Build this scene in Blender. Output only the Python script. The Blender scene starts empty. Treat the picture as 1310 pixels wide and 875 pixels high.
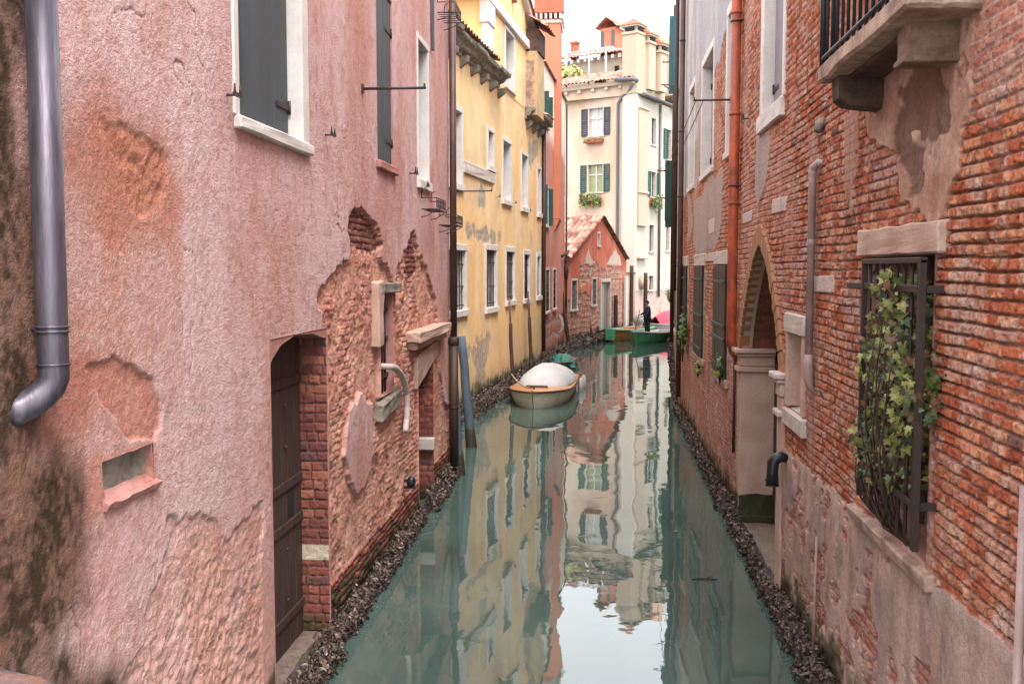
import bpy, bmesh, math, random
import numpy as np
from mathutils import Vector, Matrix, Euler, noise as mnoise
random.seed(7)
rng = np.random.default_rng(7)
S_ = bpy.context.scene
COL = S_.collection
PI = math.pi
# ---------------------------------------------------------------- camera maths
FPX, CU, CV, H = 1274.0, 655.0, 437.5, 3.8
PITCH = math.atan(92.5 / FPX)
YAW = math.atan(115 / FPX * math.cos(PITCH))
RC = Euler((PI / 2 - PITCH, 0, YAW)).to_matrix()
EYE = Vector((0, 0, H))
def ray(u, v):
    return RC @ Vector(((u - CU) / FPX, -(v - CV) / FPX, -1))
def at_y(u, v, y):
    d = ray(u, v); return EYE + d * (y / d.y)
def at_z(u, v, z=0.0):
    d = ray(u, v); return EYE + d * ((z - H) / d.z)

class Wall:
    def __init__(self, a, b, side):
        self.O = Vector((a[0], a[1])); d = Vector((b[0] - a[0], b[1] - a[1])); self.L = d.length
        self.D = d.normalized(); self.side = side
        self.N = Vector((self.D.y, -self.D.x)) if side > 0 else Vector((-self.D.y, self.D.x))
    def loc(self, u, v, off=0.0):
        d = ray(u, v); n = self.N
        o = self.O + n * off
        t = (o.dot(n) - EYE.xy.dot(n)) / d.xy.dot(n)
        p = EYE + d * t
        return ((p.xy - self.O).dot(self.D), p.z)
    def s(self, u, v=345, off=0.0): return self.loc(u, v, off)[0]
    def z(self, u, v, off=0.0): return self.loc(u, v, off)[1]
    def P(self, s, z, o=0.0):
        q = self.O + self.D * s + self.N * o
        return Vector((q.x, q.y, z))
    def poly(self, pts): return [self.loc(u, v) for u, v in pts]

# ---------------------------------------------------------------- noise (numpy)
def hsh(i, j, seed):
    h = (i.astype(np.int64) * 374761393 + j.astype(np.int64) * 668265263 + seed * 974711) & 0xffffffff
    h = ((h ^ (h >> 13)) * 1274126177) & 0xffffffff
    h = ((h ^ (h >> 16)) * 2246822519) & 0xffffffff
    return ((h ^ (h >> 15)) & 0xffff) / 65535.0
def vn(x, y, seed=0):
    xi = np.floor(x); yi = np.floor(y); fx = x - xi; fy = y - yi
    fx = fx * fx * (3 - 2 * fx); fy = fy * fy * (3 - 2 * fy)
    a = hsh(xi, yi, seed); b = hsh(xi + 1, yi, seed); c = hsh(xi, yi + 1, seed); d = hsh(xi + 1, yi + 1, seed)
    return (a + (b - a) * fx) * (1 - fy) + (c + (d - c) * fx) * fy
def fbm(x, y, octv=4, seed=0, gain=.5):
    t = 0; a = 1; s = 0
    for k in range(octv):
        t = t + a * vn(x * 2 ** k + 17.3 * k, y * 2 ** k + 5.1 * k, seed + k); s += a; a *= gain
    return t / s
def sst(a, b, x):
    t = np.clip((x - a) / (b - a), 0, 1); return t * t * (3 - 2 * t)
def poly_sd(S, Z, poly):
    d = np.full(S.shape, 1e9); ins = np.zeros(S.shape, bool); n = len(poly)
    for i in range(n):
        ax, ay = poly[i]; bx, by = poly[(i + 1) % n]
        ex, ey = bx - ax, by - ay
        wx, wy = S - ax, Z - ay
        t = np.clip((wx * ex + wy * ey) / (ex * ex + ey * ey + 1e-12), 0, 1)
        d = np.minimum(d, (wx - ex * t) ** 2 + (wy - ey * t) ** 2)
        c = ((ay > Z) != (by > Z))
        if abs(ey) > 1e-9:
            ins ^= c & (S < ex * (Z - ay) / ey + ax)
    d = np.sqrt(d)
    return np.where(ins, -d, d)
def pmask(S, Z, poly, rag=.1, freq=5., feather=.01, seed=3, octv=4):
    lo = min(p[0] for p in poly) - .6; hi = max(p[0] for p in poly) + .6
    zl = min(p[1] for p in poly) - .6; zh = max(p[1] for p in poly) + .6
    out = np.zeros(S.shape)
    sel = (S > lo) & (S < hi) & (Z > zl) & (Z < zh)
    if not sel.any(): return out
    s, z = S[sel], Z[sel]
    sd = poly_sd(s, z, poly) + rag * 2 * (fbm(s * freq, z * freq, octv, seed) - .5)
    out[sel] = sst(feather, -feather, sd)
    return out
def lin(r, g, b, k=.8):
    f = lambda c: (c / 255 / 12.92 if c <= 10 else ((c / 255 + .055) / 1.055) ** 2.4) * k
    return np.array([f(r), f(g), f(b)])
def mixc(c, col, m):
    return c * (1 - m[..., None]) + np.asarray(col) * m[..., None]
def lerpc(a, b, t): return a * (1 - t[..., None]) + b * t[..., None]

# ---------------------------------------------------------------- materials
def new_mat(name):
    m = bpy.data.materials.new(name); m.use_nodes = True
    nt = m.node_tree; return m, nt, nt.nodes, nt.links, nt.nodes['Principled BSDF']
def mat(name, col, rough=.7, metal=0., var=.25, scale=8., bump=.15, bscale=40., stain=None, stain_amt=.5, stain_scale=3., attr=False, dist=.01, stretch=None, spec=.5):
    m, nt, N, L, B = new_mat(name)
    B.inputs['Roughness'].default_value = rough; B.inputs['Metallic'].default_value = metal
    B.inputs['Specular IOR Level'].default_value = spec
    tc = N.new('ShaderNodeTexCoord'); mp = N.new('ShaderNodeMapping'); L.new(tc.outputs['Object'], mp.inputs[0])
    if stretch: mp.inputs['Scale'].default_value = stretch
    def noise(sc, det=5):
        n = N.new('ShaderNodeTexNoise'); n.inputs['Scale'].default_value = sc; n.inputs['Detail'].default_value = det
        n.inputs['Roughness'].default_value = .62
        L.new(mp.outputs[0], n.inputs['Vector']); return n
    if attr:
        a = N.new('ShaderNodeAttribute'); a.attribute_name = 'Col'; src = a.outputs['Color']
    else:
        r = N.new('ShaderNodeRGB'); r.outputs[0].default_value = (*[float(c) for c in col], 1); src = r.outputs[0]
    if stain is not None:
        n = noise(stain_scale, 7); rp = N.new('ShaderNodeValToRGB')
        rp.color_ramp.elements[0].position = .5 - .12; rp.color_ramp.elements[1].position = .5 + .14
        L.new(n.outputs['Fac'], rp.inputs[0])
        mm = N.new('ShaderNodeMath'); mm.operation = 'MULTIPLY'; mm.inputs[1].default_value = stain_amt
        L.new(rp.outputs[0], mm.inputs[0])
        mx = N.new('ShaderNodeMix'); mx.data_type = 'RGBA'
        L.new(mm.outputs[0], mx.inputs['Factor']); L.new(src, mx.inputs[6]); mx.inputs[7].default_value = (*[float(c) for c in stain], 1)
        src = mx.outputs[2]
    if var > 0:
        n1 = noise(scale); n2 = noise(scale * 6.3, 3)
        ad = N.new('ShaderNodeMath'); ad.operation = 'ADD'; L.new(n1.outputs['Fac'], ad.inputs[0]); L.new(n2.outputs['Fac'], ad.inputs[1])
        mr = N.new('ShaderNodeMapRange'); mr.inputs[1].default_value = .6; mr.inputs[2].default_value = 1.4
        mr.inputs[3].default_value = 1 - var; mr.inputs[4].default_value = 1 + var * .8
        L.new(ad.outputs[0], mr.inputs[0])
        sc = N.new('ShaderNodeVectorMath'); sc.operation = 'SCALE'; L.new(src, sc.inputs[0]); L.new(mr.outputs[0], sc.inputs['Scale'])
        src = sc.outputs[0]
    L.new(src, B.inputs['Base Color'])
    if bump > 0:
        n3 = noise(bscale, 6); bp = N.new('ShaderNodeBump'); bp.inputs['Strength'].default_value = bump; bp.inputs['Distance'].default_value = dist
        L.new(n3.outputs['Fac'], bp.inputs['Height']); L.new(bp.outputs[0], B.inputs['Normal'])
    return m
M = {}
M['plaster'] = mat('plaster wall', None, .92, var=.16, scale=20, bump=1, bscale=62, attr=True, dist=.015, spec=.15)
M['brickwall'] = mat('brick wall', None, .9, var=.3, scale=20, bump=.9, bscale=70, attr=True, dist=.014, spec=.15)
M['farwall'] = mat('far wall', None, .92, var=.12, scale=6, bump=.5, bscale=25, attr=True, dist=.015, spec=.15)
M['rock'] = mat('wet footing', None, .6, var=.35, scale=15, bump=.8, bscale=40, attr=True, dist=.02)
M['shell'] = mat('shell', None, .55, var=.3, scale=40, bump=.3, bscale=90, attr=True, dist=.004)
M['leaf'] = mat('leaf', None, .5, var=.2, scale=30, bump=.2, bscale=60, attr=True, dist=.004)
M['tile'] = mat('roof tile', None, .85, var=.3, scale=9, bump=.4, bscale=30, attr=True, spec=.2)
M['lead'] = mat('lead pipe', lin(100, 92, 106, .6), .42, .55, .3, 9, .2, 40, stain=lin(138, 130, 136, .8), stain_amt=.55, stain_scale=16, stretch=(1, 1, .12))
M['rustpipe'] = mat('rust red pipe', lin(206, 92, 48), .5, 0, .3, 5, .2, 30, stain=lin(105, 62, 48), stain_amt=.85, stain_scale=7, stretch=(1, 1, .5))
M['brownpipe'] = mat('brown pipe', lin(98, 68, 66), .5, .1, .3, 5, .2, 30, stain=lin(60, 42, 40), stain_amt=.6)
M['darkpipe'] = mat('dark brown pipe', lin(74, 48, 40), .6, 0, .35, 6, .3, 30, stain=lin(48, 34, 28), stain_amt=.8, stretch=(1, 1, .3))
M['greypipe'] = mat('painted pipe', lin(196, 168, 164), .55, 0, .2, 8, .15, 40, stain=lin(150, 120, 112), stain_amt=.6)
M['iron'] = mat('dark iron', lin(62, 58, 60), .55, .4, .35, 12, .3, 60, stain=lin(92, 62, 48), stain_amt=.5, stain_scale=8)
M['blackiron'] = mat('black painted iron', lin(40, 42, 48), .5, .2, .3, 12, .2, 60)
M['shutgrey'] = mat('grey green shutter paint', lin(72, 82, 88), .6, 0, .25, 5, .2, 30, stain=lin(58, 66, 66), stain_amt=.6, stretch=(1, 1, .3))
M['shutgreen'] = mat('green shutter paint', lin(38, 84, 76), .6, 0, .25, 5, .15, 30)
M['shutteal'] = mat('teal shutter paint', lin(62, 118, 122), .6, 0, .25, 5, .15, 30)
M['shutnavy'] = mat('navy shutter paint', lin(62, 66, 84), .6, 0, .25, 5, .15, 30)
M['shutlilac'] = mat('lilac grey shutter paint', lin(150, 142, 150), .6, 0, .2, 5, .15, 30)
M['stone'] = mat('istrian stone', lin(232, 220, 210, .72), .8, 0, .2, 6, .4, 40, stain=lin(190, 165, 150), stain_amt=.5, stain_scale=4, spec=.25)
M['pinkstone'] = mat('pinkish stone', lin(222, 190, 172, .78), .85, 0, .22, 6, .5, 45, stain=lin(176, 138, 120), stain_amt=.6, stain_scale=3, spec=.2)
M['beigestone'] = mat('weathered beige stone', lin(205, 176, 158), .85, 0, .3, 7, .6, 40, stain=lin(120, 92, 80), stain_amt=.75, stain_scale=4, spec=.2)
M['greystone'] = mat('grey stone', lin(168, 160, 148), .85, 0, .3, 7, .6, 40, stain=lin(98, 92, 84), stain_amt=.7, stain_scale=5, spec=.2)
M['darkstone'] = mat('dark stone', lin(105, 84, 74), .9, 0, .35, 8, .7, 40, stain=lin(62, 50, 46), stain_amt=.7, stain_scale=5, spec=.2)  # darker brown stone: balcony underside, far corbel, chimney head
M['corbelstone'] = mat('weathered corbel stone', lin(168, 138, 122), .85, 0, .35, 7, .7, 40, stain=lin(92, 72, 64), stain_amt=.8, stain_scale=4, spec=.2)  # near corbel, toned darker than the balcony slab
M['whitewall'] = mat('white paint', lin(240, 232, 226), .8, 0, .12, 5, .2, 30, stain=lin(205, 195, 190), stain_amt=.4, spec=.25)
M['dark'] = mat('dark interior', (.012, .011, .012), .9, 0, .2, 5, 0)
M['glass'] = mat('window glass', lin(70, 82, 92), .08, 0, .3, 1.5, 0, spec=.6)
M['glasscream'] = mat('curtained glass', lin(205, 205, 200), .15, 0, .3, 2.5, 0)
M['glassgreen'] = mat('greenish glass', lin(150, 160, 110), .15, 0, .3, 2, 0)
M['doorwood'] = mat('old dark door wood', lin(86, 62, 54), .75, 0, .35, 6, .5, 30, stain=lin(56, 40, 38), stain_amt=.8, stain_scale=5, stretch=(4, 4, .35))
M['oldwood'] = mat('weathered grey wood', lin(142, 122, 112), .8, 0, .35, 7, .5, 40, stain=lin(90, 72, 64), stain_amt=.6, stretch=(3, 3, .3))
M['pole'] = mat('dark wet wood', lin(84, 58, 46), .8, 0, .4, 8, .6, 40, stain=lin(46, 34, 30), stain_amt=.7, stretch=(3, 3, .3))
M['bluepole'] = mat('blue grey painted wood', lin(86, 102, 116), .7, 0, .25, 6, .4, 35, stain=lin(70, 82, 92), stain_amt=.6, stretch=(3, 3, .3))
M['weed'] = mat('wet weed', lin(46, 44, 36), .6, 0, .5, 20, .9, 40, stain=lin(62, 66, 40), stain_amt=.6)
M['hose'] = mat('ribbed hose', lin(206, 188, 180), .6, 0, .15, 8, .1, 40)
M['black'] = mat('black plastic', lin(34, 34, 40), .4, 0, .2, 8, .1, 40)
M['hull'] = mat('boat hull paint', lin(232, 222, 200, .98), .45, 0, .2, 3, .1, 30, stain=lin(190, 166, 120), stain_amt=.45, stain_scale=2.4, stretch=(1, 1, .5))
M['deckwood'] = mat('varnished deck', lin(222, 164, 112, .75), .35, 0, .2, 4, .1, 30, stain=lin(196, 128, 76), stain_amt=.6, stretch=(4, .5, 1))
M['railwood'] = mat('dark rub rail', lin(104, 56, 38), .5, 0, .25, 6, .1, 30)
M['canvas'] = mat('white canvas', lin(230, 228, 228, .78), .85, 0, .1, 3, .35, 12, stain=lin(200, 196, 198, .7), stain_amt=.6, dist=.05)
M['fender'] = mat('white fender', lin(226, 218, 212), .5, 0, .2, 10, .1, 30, stain=lin(170, 160, 150), stain_amt=.5)
M['rope'] = mat('rope', lin(196, 168, 138), .9, 0, .3, 30, .3, 80)
M['tealtarp'] = mat('teal tarpaulin', lin(46, 128, 112, .7), .5, 0, .25, 6, .3, 14, dist=.03)
M['redtarp'] = mat('red pink tarpaulin', lin(222, 78, 106, .85), .6, 0, .2, 4, .4, 8, dist=.04)
M['boatgreen'] = mat('green boat paint', lin(92, 172, 126, .95), .45, 0, .2, 4, .1, 20, stain=lin(70, 140, 104, .9), stain_amt=.5)
M['boatbrown'] = mat('brown boat paint', lin(190, 138, 76, .95), .5, 0, .25, 4, .1, 20, stain=lin(120, 82, 44), stain_amt=.6)
M['boatinside'] = mat('boat inside', lin(206, 186, 158), .7, 0, .3, 5, .2, 20, stain=lin(120, 96, 72), stain_amt=.5)
M['boatwhite'] = mat('boat white', lin(226, 224, 222), .5, 0, .12, 4, .1, 20)
M['navy'] = mat('navy cloth', lin(58, 66, 90), .9, 0, .25, 12, .4, 30)
M['trouser'] = mat('dark trousers', lin(36, 36, 46), .9, 0, .25, 12, .3, 30)
M['skin'] = mat('skin', lin(205, 150, 125), .55, 0, .1, 10, .05, 30)
M['shoe'] = mat('dark shoe', lin(34, 30, 30), .6, 0, .2, 10, .1, 30)
M['terracotta'] = mat('terracotta', lin(190, 112, 84), .85, 0, .3, 6, .3, 30, stain=lin(150, 84, 66), stain_amt=.5)
M['salmon'] = mat('salmon render', lin(216, 140, 112), .9, 0, .15, 3, .4, 30, stain=lin(200, 118, 94), stain_amt=.5, stain_scale=1.5, spec=.15)
M['creamr'] = mat('cream render', lin(238, 218, 194, .58), .9, 0, .1, 2, .4, 30, stain=lin(226, 198, 172, .58), stain_amt=.5, stain_scale=1, spec=.15)
M['yellowr'] = mat('yellow render', lin(247, 208, 146, .9), .9, 0, .1, 2, .4, 30, stain=lin(232, 186, 120), stain_amt=.5, stain_scale=1.2, spec=.15)
M['pinkr'] = mat('pink render', lin(198, 146, 138), .9, 0, .15, 5, .8, 60, stain=lin(178, 118, 106), stain_amt=.6, stain_scale=3, spec=.15)
M['brickr'] = mat('plain brick', lin(170, 92, 66), .9, 0, .3, 8, .5, 40, spec=.15)
M['gutter'] = mat('lead gutter', lin(110, 110, 116), .5, .3, .25, 6, .2, 30)
M['silt'] = mat('silty stone', lin(150, 128, 112), .7, 0, .3, 8, .5, 40, stain=lin(96, 84, 66), stain_amt=.6)
M['moss'] = mat('mossy stone', lin(62, 66, 34), .85, 0, .5, 14, .9, 50, stain=lin(36, 38, 24), stain_amt=.7)

# ---------------------------------------------------------------- objects
ROOT = {}
def tag(o, label=None, cat=None, group=None, kind=None):
    if label: o['label'] = label
    if cat: o['category'] = cat
    if group: o['group'] = group
    if kind: o['kind'] = kind
    return o
def thing(name, label, cat, loc, group=None):
    o = bpy.data.objects.new(name, None); COL.objects.link(o); o.location = loc; o.empty_display_size = .3
    ROOT[o.name] = Vector(loc)
    return tag(o, label, cat, group)
def link_mesh(name, me, material, parent=None, loc=None, smooth=False):
    o = bpy.data.objects.new(name, me); COL.objects.link(o)
    if parent is not None:
        base = ROOT[parent.name]; o.parent = parent; ROOT[o.name] = base
    else:
        base = Vector(loc) if loc is not None else Vector((0, 0, 0)); o.location = base; ROOT[o.name] = base
    n = len(me.vertices)
    if n:
        a = np.empty(n * 3, np.float32); me.vertices.foreach_get('co', a)
        a = a.reshape(-1, 3) - np.array(base, np.float32); me.vertices.foreach_set('co', a.ravel())
    if material and not me.materials: me.materials.append(material)
    if smooth: me.polygons.foreach_set('use_smooth', np.ones(len(me.polygons), bool))
    me.update(); return o
class MB:
    def __init__(self): self.v = []; self.f = []; self.sm = []; self.st = []
    def mark(self): self.st.append((len(self.v), len(self.f))); return self
    def build_each(self, name, material, parent=None, per=1, **k):
        cuts = self.st[::per] + [(len(self.v), len(self.f))]; out = []
        for (v0, f0), (v1, f1) in zip(cuts, cuts[1:]):
            m = MB(); m.v = self.v[v0:v1]; m.f = [[i - v0 for i in f] for f in self.f[f0:f1]]; m.sm = self.sm[f0:f1]; out.append(m.build(name, material, parent, **k))
        return out
    def add(self, vs, fs, smooth=False):
        b = len(self.v); self.st.append((b, len(self.f))); self.v += [tuple(p) for p in vs]
        for f in fs: self.f.append([b + i for i in f]); self.sm.append(smooth)
        return self
    def hexa(self, p):   # p: 8 points, bottom ring 0-3, top ring 4-7
        return self.add(p, [(3, 2, 1, 0), (4, 5, 6, 7), (0, 1, 5, 4), (1, 2, 6, 5), (2, 3, 7, 6), (3, 0, 4, 7)])
    def box(self, x0, x1, y0, y1, z0, z1):
        return self.hexa([(x0, y0, z0), (x1, y0, z0), (x1, y1, z0), (x0, y1, z0), (x0, y0, z1), (x1, y0, z1), (x1, y1, z1), (x0, y1, z1)])
    def wbox(self, W, s0, s1, z0, z1, o0, o1):
        if W.side > 0: q = [(s0, o1), (s1, o1), (s1, o0), (s0, o0)]
        else: q = [(s0, o0), (s1, o0), (s1, o1), (s0, o1)]
        return self.hexa([W.P(s, z0, o) for s, o in q] + [W.P(s, z1, o) for s, o in q])
    def tube(self, pts, r, n=10, cap=True):
        pts = [Vector(p) for p in pts]; m = len(pts)
        rs = r if isinstance(r, (list, tuple)) else [r] * m
        vs = []; prev = None
        for i, p in enumerate(pts):
            t = (pts[min(i + 1, m - 1)] - pts[max(i - 1, 0)]).normalized()
            if prev is None:
                a = Vector((0, 0, 1)) if abs(t.z) < .9 else Vector((1, 0, 0)); x = t.cross(a).normalized()
            else: x = (prev - t * prev.dot(t)).normalized()
            prev = x; y = t.cross(x)
            vs += [p + (x * math.cos(k * 2 * PI / n) + y * math.sin(k * 2 * PI / n)) * rs[i] for k in range(n)]
        fs = [(i * n + k, i * n + (k + 1) % n, (i + 1) * n + (k + 1) % n, (i + 1) * n + k) for i in range(m - 1) for k in range(n)]
        self.add(vs, fs, True)
        if cap:
            b = len(self.v) - m * n
            self.f.append([b + k for k in reversed(range(n))]); self.sm.append(False)
            self.f.append([b + (m - 1) * n + k for k in range(n)]); self.sm.append(False)
        return self
    def prism(self, poly, fn, d0, d1):
        """poly (a,b) list extruded between d0 and d1 through fn(a,b,d)->point"""
        n = len(poly)
        self.add([fn(a, b, d0) for a, b in poly] + [fn(a, b, d1) for a, b in poly],
                 [tuple(reversed(range(n))), tuple(range(n, 2 * n))] + [(i, (i + 1) % n, n + (i + 1) % n, n + i) for i in range(n)])
        return self
    def lathe(self, c, prof, n=16, ax=None):
        c = Vector(c); vs = []
        for r, z in prof: vs += [c + Vector((r * math.cos(k * 2 * PI / n), r * math.sin(k * 2 * PI / n), z)) for k in range(n)]
        m = len(prof)
        fs = [(i * n + k, i * n + (k + 1) % n, (i + 1) * n + (k + 1) % n, (i + 1) * n + k) for i in range(m - 1) for k in range(n)]
        self.add(vs, fs, True)
        return self
    def build(self, name, material, parent=None, loc=None, bevel=0, seg=1, rough=0, sub=0):
        me = bpy.data.meshes.new(name); me.from_pydata(self.v, [], self.f)
        me.polygons.foreach_set('use_smooth', np.array(self.sm, bool))
        bm = bmesh.new(); bm.from_mesh(me)
        bmesh.ops.recalc_face_normals(bm, faces=bm.faces)
        if bevel: bmesh.ops.bevel(bm, geom=list(bm.edges), offset=bevel, segments=seg, affect='EDGES', clamp_overlap=True)
        if sub: bmesh.ops.subdivide_edges(bm, edges=list(bm.edges), cuts=sub, use_grid_fill=True)
        if rough:
            for v in bm.verts:
                v.co += Vector(mnoise.noise_vector(v.co * 6)) * rough + Vector(mnoise.noise_vector(v.co * 19)) * rough * .5
        bm.to_mesh(me); bm.free()
        return link_mesh(name, me, material, parent, loc)
def np_mesh(name, co, quads, col=None, smooth=True):
    me = bpy.data.meshes.new(name); n = len(co); q = len(quads); k = quads.shape[1]
    me.vertices.add(n); me.vertices.foreach_set('co', co.astype(np.float32).ravel())
    me.loops.add(q * k); me.loops.foreach_set('vertex_index', quads.astype(np.int32).ravel())
    me.polygons.add(q); me.polygons.foreach_set('loop_start', np.arange(0, q * k, k, dtype=np.int32))
    me.polygons.foreach_set('loop_total', np.full(q, k, np.int32))
    me.polygons.foreach_set('use_smooth', np.full(q, smooth, bool))
    if col is not None:
        a = me.color_attributes.new('Col', 'FLOAT_COLOR', 'POINT')
        c4 = np.ones((n, 4), np.float32); c4[:, :3] = np.clip(col, .004, .95); a.data.foreach_set('color', c4.ravel())
    me.update(calc_edges=True); me.validate(); return me
def grid_faces(ns, nz, keep=None, flip=False):
    i, j = np.meshgrid(np.arange(ns - 1), np.arange(nz - 1), indexing='ij')
    a = i * nz + j
    q = np.stack([a, a + nz, a + nz + 1, a + 1], -1)
    if flip: q = q[..., ::-1]
    q = q.reshape(-1, 4)
    return q if keep is None else q[keep.ravel()]
def wall_mesh(name, W, ss, zs, fun, holes, material, parent, taper=.03, keepfn=None):
    ss = list(ss); zs = list(zs)
    for h in holes:
        ss += [h[0], h[1]]; zs += [h[2], h[3]]
    lo, hi = min(ss), max(ss)
    ss = np.unique(np.round(ss, 4)); zs = np.unique(np.round(zs, 4))
    ss = ss[np.concatenate([[True], np.diff(ss) > 5e-4])]; zs = zs[np.concatenate([[True], np.diff(zs) > 5e-4])]
    S, Z = np.meshgrid(ss, zs, indexing='ij')
    h, c = fun(S, Z)
    for a in holes:
        dx = np.maximum(np.maximum(a[0] - S, S - a[1]), 0); dz = np.maximum(np.maximum(a[2] - Z, Z - a[3]), 0)
        h = h * sst(0, taper, np.hypot(dx, dz))
    co = np.stack([W.O.x + W.D.x * S + W.N.x * h, W.O.y + W.D.y * S + W.N.y * h, Z], -1).reshape(-1, 3)
    cs = (S[:-1, :-1] + S[1:, 1:]) / 2; cz = (Z[:-1, :-1] + Z[1:, 1:]) / 2
    keep = np.ones(cs.shape, bool)
    for a in holes: keep &= ~((cs > a[0]) & (cs < a[1]) & (cz > a[2]) & (cz < a[3]))
    if keepfn is not None: keep &= keepfn(cs, cz)
    q = grid_faces(len(ss), len(zs), keep, W.side < 0)
    used = np.unique(q); remap = np.full(len(co), -1); remap[used] = np.arange(len(used))
    me = np_mesh(name, co[used], remap[q], c.reshape(-1, 3)[used])
    return link_mesh(name, me, material, parent)
def seq(*segs):
    out = []
    for a, b, d in segs: out += list(np.arange(a, b, d))
    out.append(segs[-1][1]); return out
def brick(S, Z, bl, bh, mort, seed=0, warp=.02):
    Sw = S + warp * 2 * (fbm(S * 1.3, Z * 1.3, 2, seed + 50) - .5); Zw = Z + warp * 2 * (fbm(S * .9, Z * .9, 2, seed + 60) - .5)
    Zw = Zw + .007 * (vn(S * 4.5, Z * 9, seed + 5) - .5)
    r = np.floor(Zw / bh); off = hsh(r, r * 0 + 3, seed + 9) * .9
    x = Sw / bl + off; cix = np.floor(x); fx = x - cix
    # split some bricks into headers
    half = hsh(cix, r, seed + 21) < .3
    sub = np.where(half & (fx > .5), 1, 0)
    w = np.where(half, .5, 1.0); fl = np.where(half, np.where(sub == 1, fx - .5, fx), fx)
    dx = np.minimum(fl, w - fl) * bl; fz = Zw / bh - r; dz = np.minimum(fz, 1 - fz) * bh
    rnd = lambda k: hsh(cix * 2 + sub, r, seed + k)
    d = np.minimum(dx, dz) + .008 * (vn(S * 38, Z * 38, seed + 4) - .5)
    m = sst(mort * .5 - .003, mort * .5 + .004, d)
    return m, rnd(31), rnd(32), rnd(33)
def tidal(c, S, Z, top=.3, seed=11):
    e = fbm(S * 2.5, Z * 3, 4, seed)
    m2 = sst(top + .28, top + .05, Z + .5 * (e - .5))
    c = mixc(c, lin(82, 80, 50), m2 * .9 * sst(.28, .55, fbm(S * 6, Z * 6, 3, seed + 4)))
    m1 = sst(top + .06, top - .12, Z + .3 * (e - .5))
    return mixc(c, lin(50, 48, 40), m1 * .9)
EXPO = 1.47
# ================================================================ shared builders
def quad(mb, a, b, c, d): mb.add([a, b, c, d], [(0, 1, 2, 3)])
def body(parent, W, s0, s1, z0, z1, depth, material, name='rear_wall', o=-.002, top=True):
    mb = MB(); P = W.P
    quad(mb, P(s0, z0, -depth), P(s1, z0, -depth), P(s1, z1, -depth), P(s0, z1, -depth))
    quad(mb, P(s0, z0, o), P(s0, z0, -depth), P(s0, z1, -depth), P(s0, z1, o))
    quad(mb, P(s1, z0, -depth), P(s1, z0, o), P(s1, z1, o), P(s1, z1, -depth))
    if top: quad(mb, P(s0, z1, o), P(s1, z1, o), P(s1, z1, -depth), P(s0, z1, -depth))
    return mb.build(name, material, parent)
def reveal(W, h, depth, material, parent, name='jamb', o=.004):
    s0, s1, z0, z1 = h; mb = MB(); P = W.P
    for a, b in (((s0, z0), (s0, z1)), ((s1, z0), (s1, z1)), ((s0, z0), (s1, z0)), ((s0, z1), (s1, z1))):
        quad(mb, P(*a, o), P(*b, o), P(*b, -depth), P(*a, -depth))
    return mb.build(name, material, parent)
def backing(W, h, depth, material, parent, name='pane'):
    s0, s1, z0, z1 = h; mb = MB(); P = W.P
    mb.wbox(W, s0 - .02, s1 + .02, z0 - .02, z1 + .02, -depth - .05, -depth)
    return mb.build(name, material, parent)
def frame(W, h, fw, depth, material, parent, proud=.03, sill=True, lintel=True, sw=None, name='frame', bevel=.008, sillm=None):
    s0, s1, z0, z1 = h; mb = MB()
    mb.wbox(W, s0 - fw, s0, z0, z1, -depth, proud); mb.wbox(W, s1, s1 + fw, z0, z1, -depth, proud)
    if lintel: mb.wbox(W, s0 - fw, s1 + fw, z1, z1 + fw, -depth, proud + .004)
    f = mb.build(name, material, parent, bevel=bevel, rough=.004)
    if sill:
        m2 = MB(); m2.wbox(W, s0 - fw - .03, s1 + fw + .03, z0 - (sw or fw), z0, -depth, proud + .05)
        m2.build('sill', sillm or material, parent, bevel=bevel, rough=.004)
    return f
def grille(W, h, o, n, cross, material, parent, r=.011, name='grille'):
    s0, s1, z0, z1 = h; mb = MB()
    for k in range(n):
        s = s0 + (s1 - s0) * (k + .5) / n; mb.tube([W.P(s, z0, o), W.P(s, z1, o)], r, 6)
    for z in cross: mb.wbox(W, s0 - .03, s1 + .03, z - .014, z + .014, o - .016, o + .016)
    return mb.build(name, material, parent)
def leaf_panel(mb, W, s0, s1, z0, z1, o0, o1, slats=True, step=.07):
    t = .06
    mb.wbox(W, s0, s0 + t, z0, z1, o0, o1); mb.wbox(W, s1 - t, s1, z0, z1, o0, o1)
    zz = [z0, (z0 + z1) / 2 - t / 2, z1 - t]
    for z in zz: mb.wbox(W, s0 + t, s1 - t, z, z + t, o0 + .004, o1 - .004)
    if slats:
        for a, b in ((zz[0] + t, zz[1]), (zz[1] + t, zz[2])):
            n = max(1, int((b - a) / step))
            for k in range(n):
                z = a + (b - a) * (k + .5) / n
                P = W.P; q = .3 * step
                mb.hexa([P(s0 + t, z - q, o1 - .008), P(s1 - t, z - q, o1 - .008), P(s1 - t, z - q + .01, o1 - .008), P(s0 + t, z - q + .01, o1 - .008),
                         P(s0 + t, z + q, o0 + .006), P(s1 - t, z + q, o0 + .006), P(s1 - t, z + q + .01, o0 + .006), P(s0 + t, z + q + .01, o0 + .006)])
    else:
        mb.wbox(W, s0 + t, s1 - t, z0 + t, z1 - t, o0 + .01, (o0 + o1) / 2)
def plank_leaf(mb, W, s0, s1, z0, z1, o0, o1, n):
    for k in range(n):
        a = s0 + (s1 - s0) * k / n; b = s0 + (s1 - s0) * (k + 1) / n
        j = random.uniform(-.004, .004); mb.wbox(W, a + .004, b - .004, z0, z1, o0, o1 + j)
    mb.wbox(W, s0, s1, z0 + .01, z1 - .01, o0 - .004, o0 + .3 * (o1 - o0))
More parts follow.
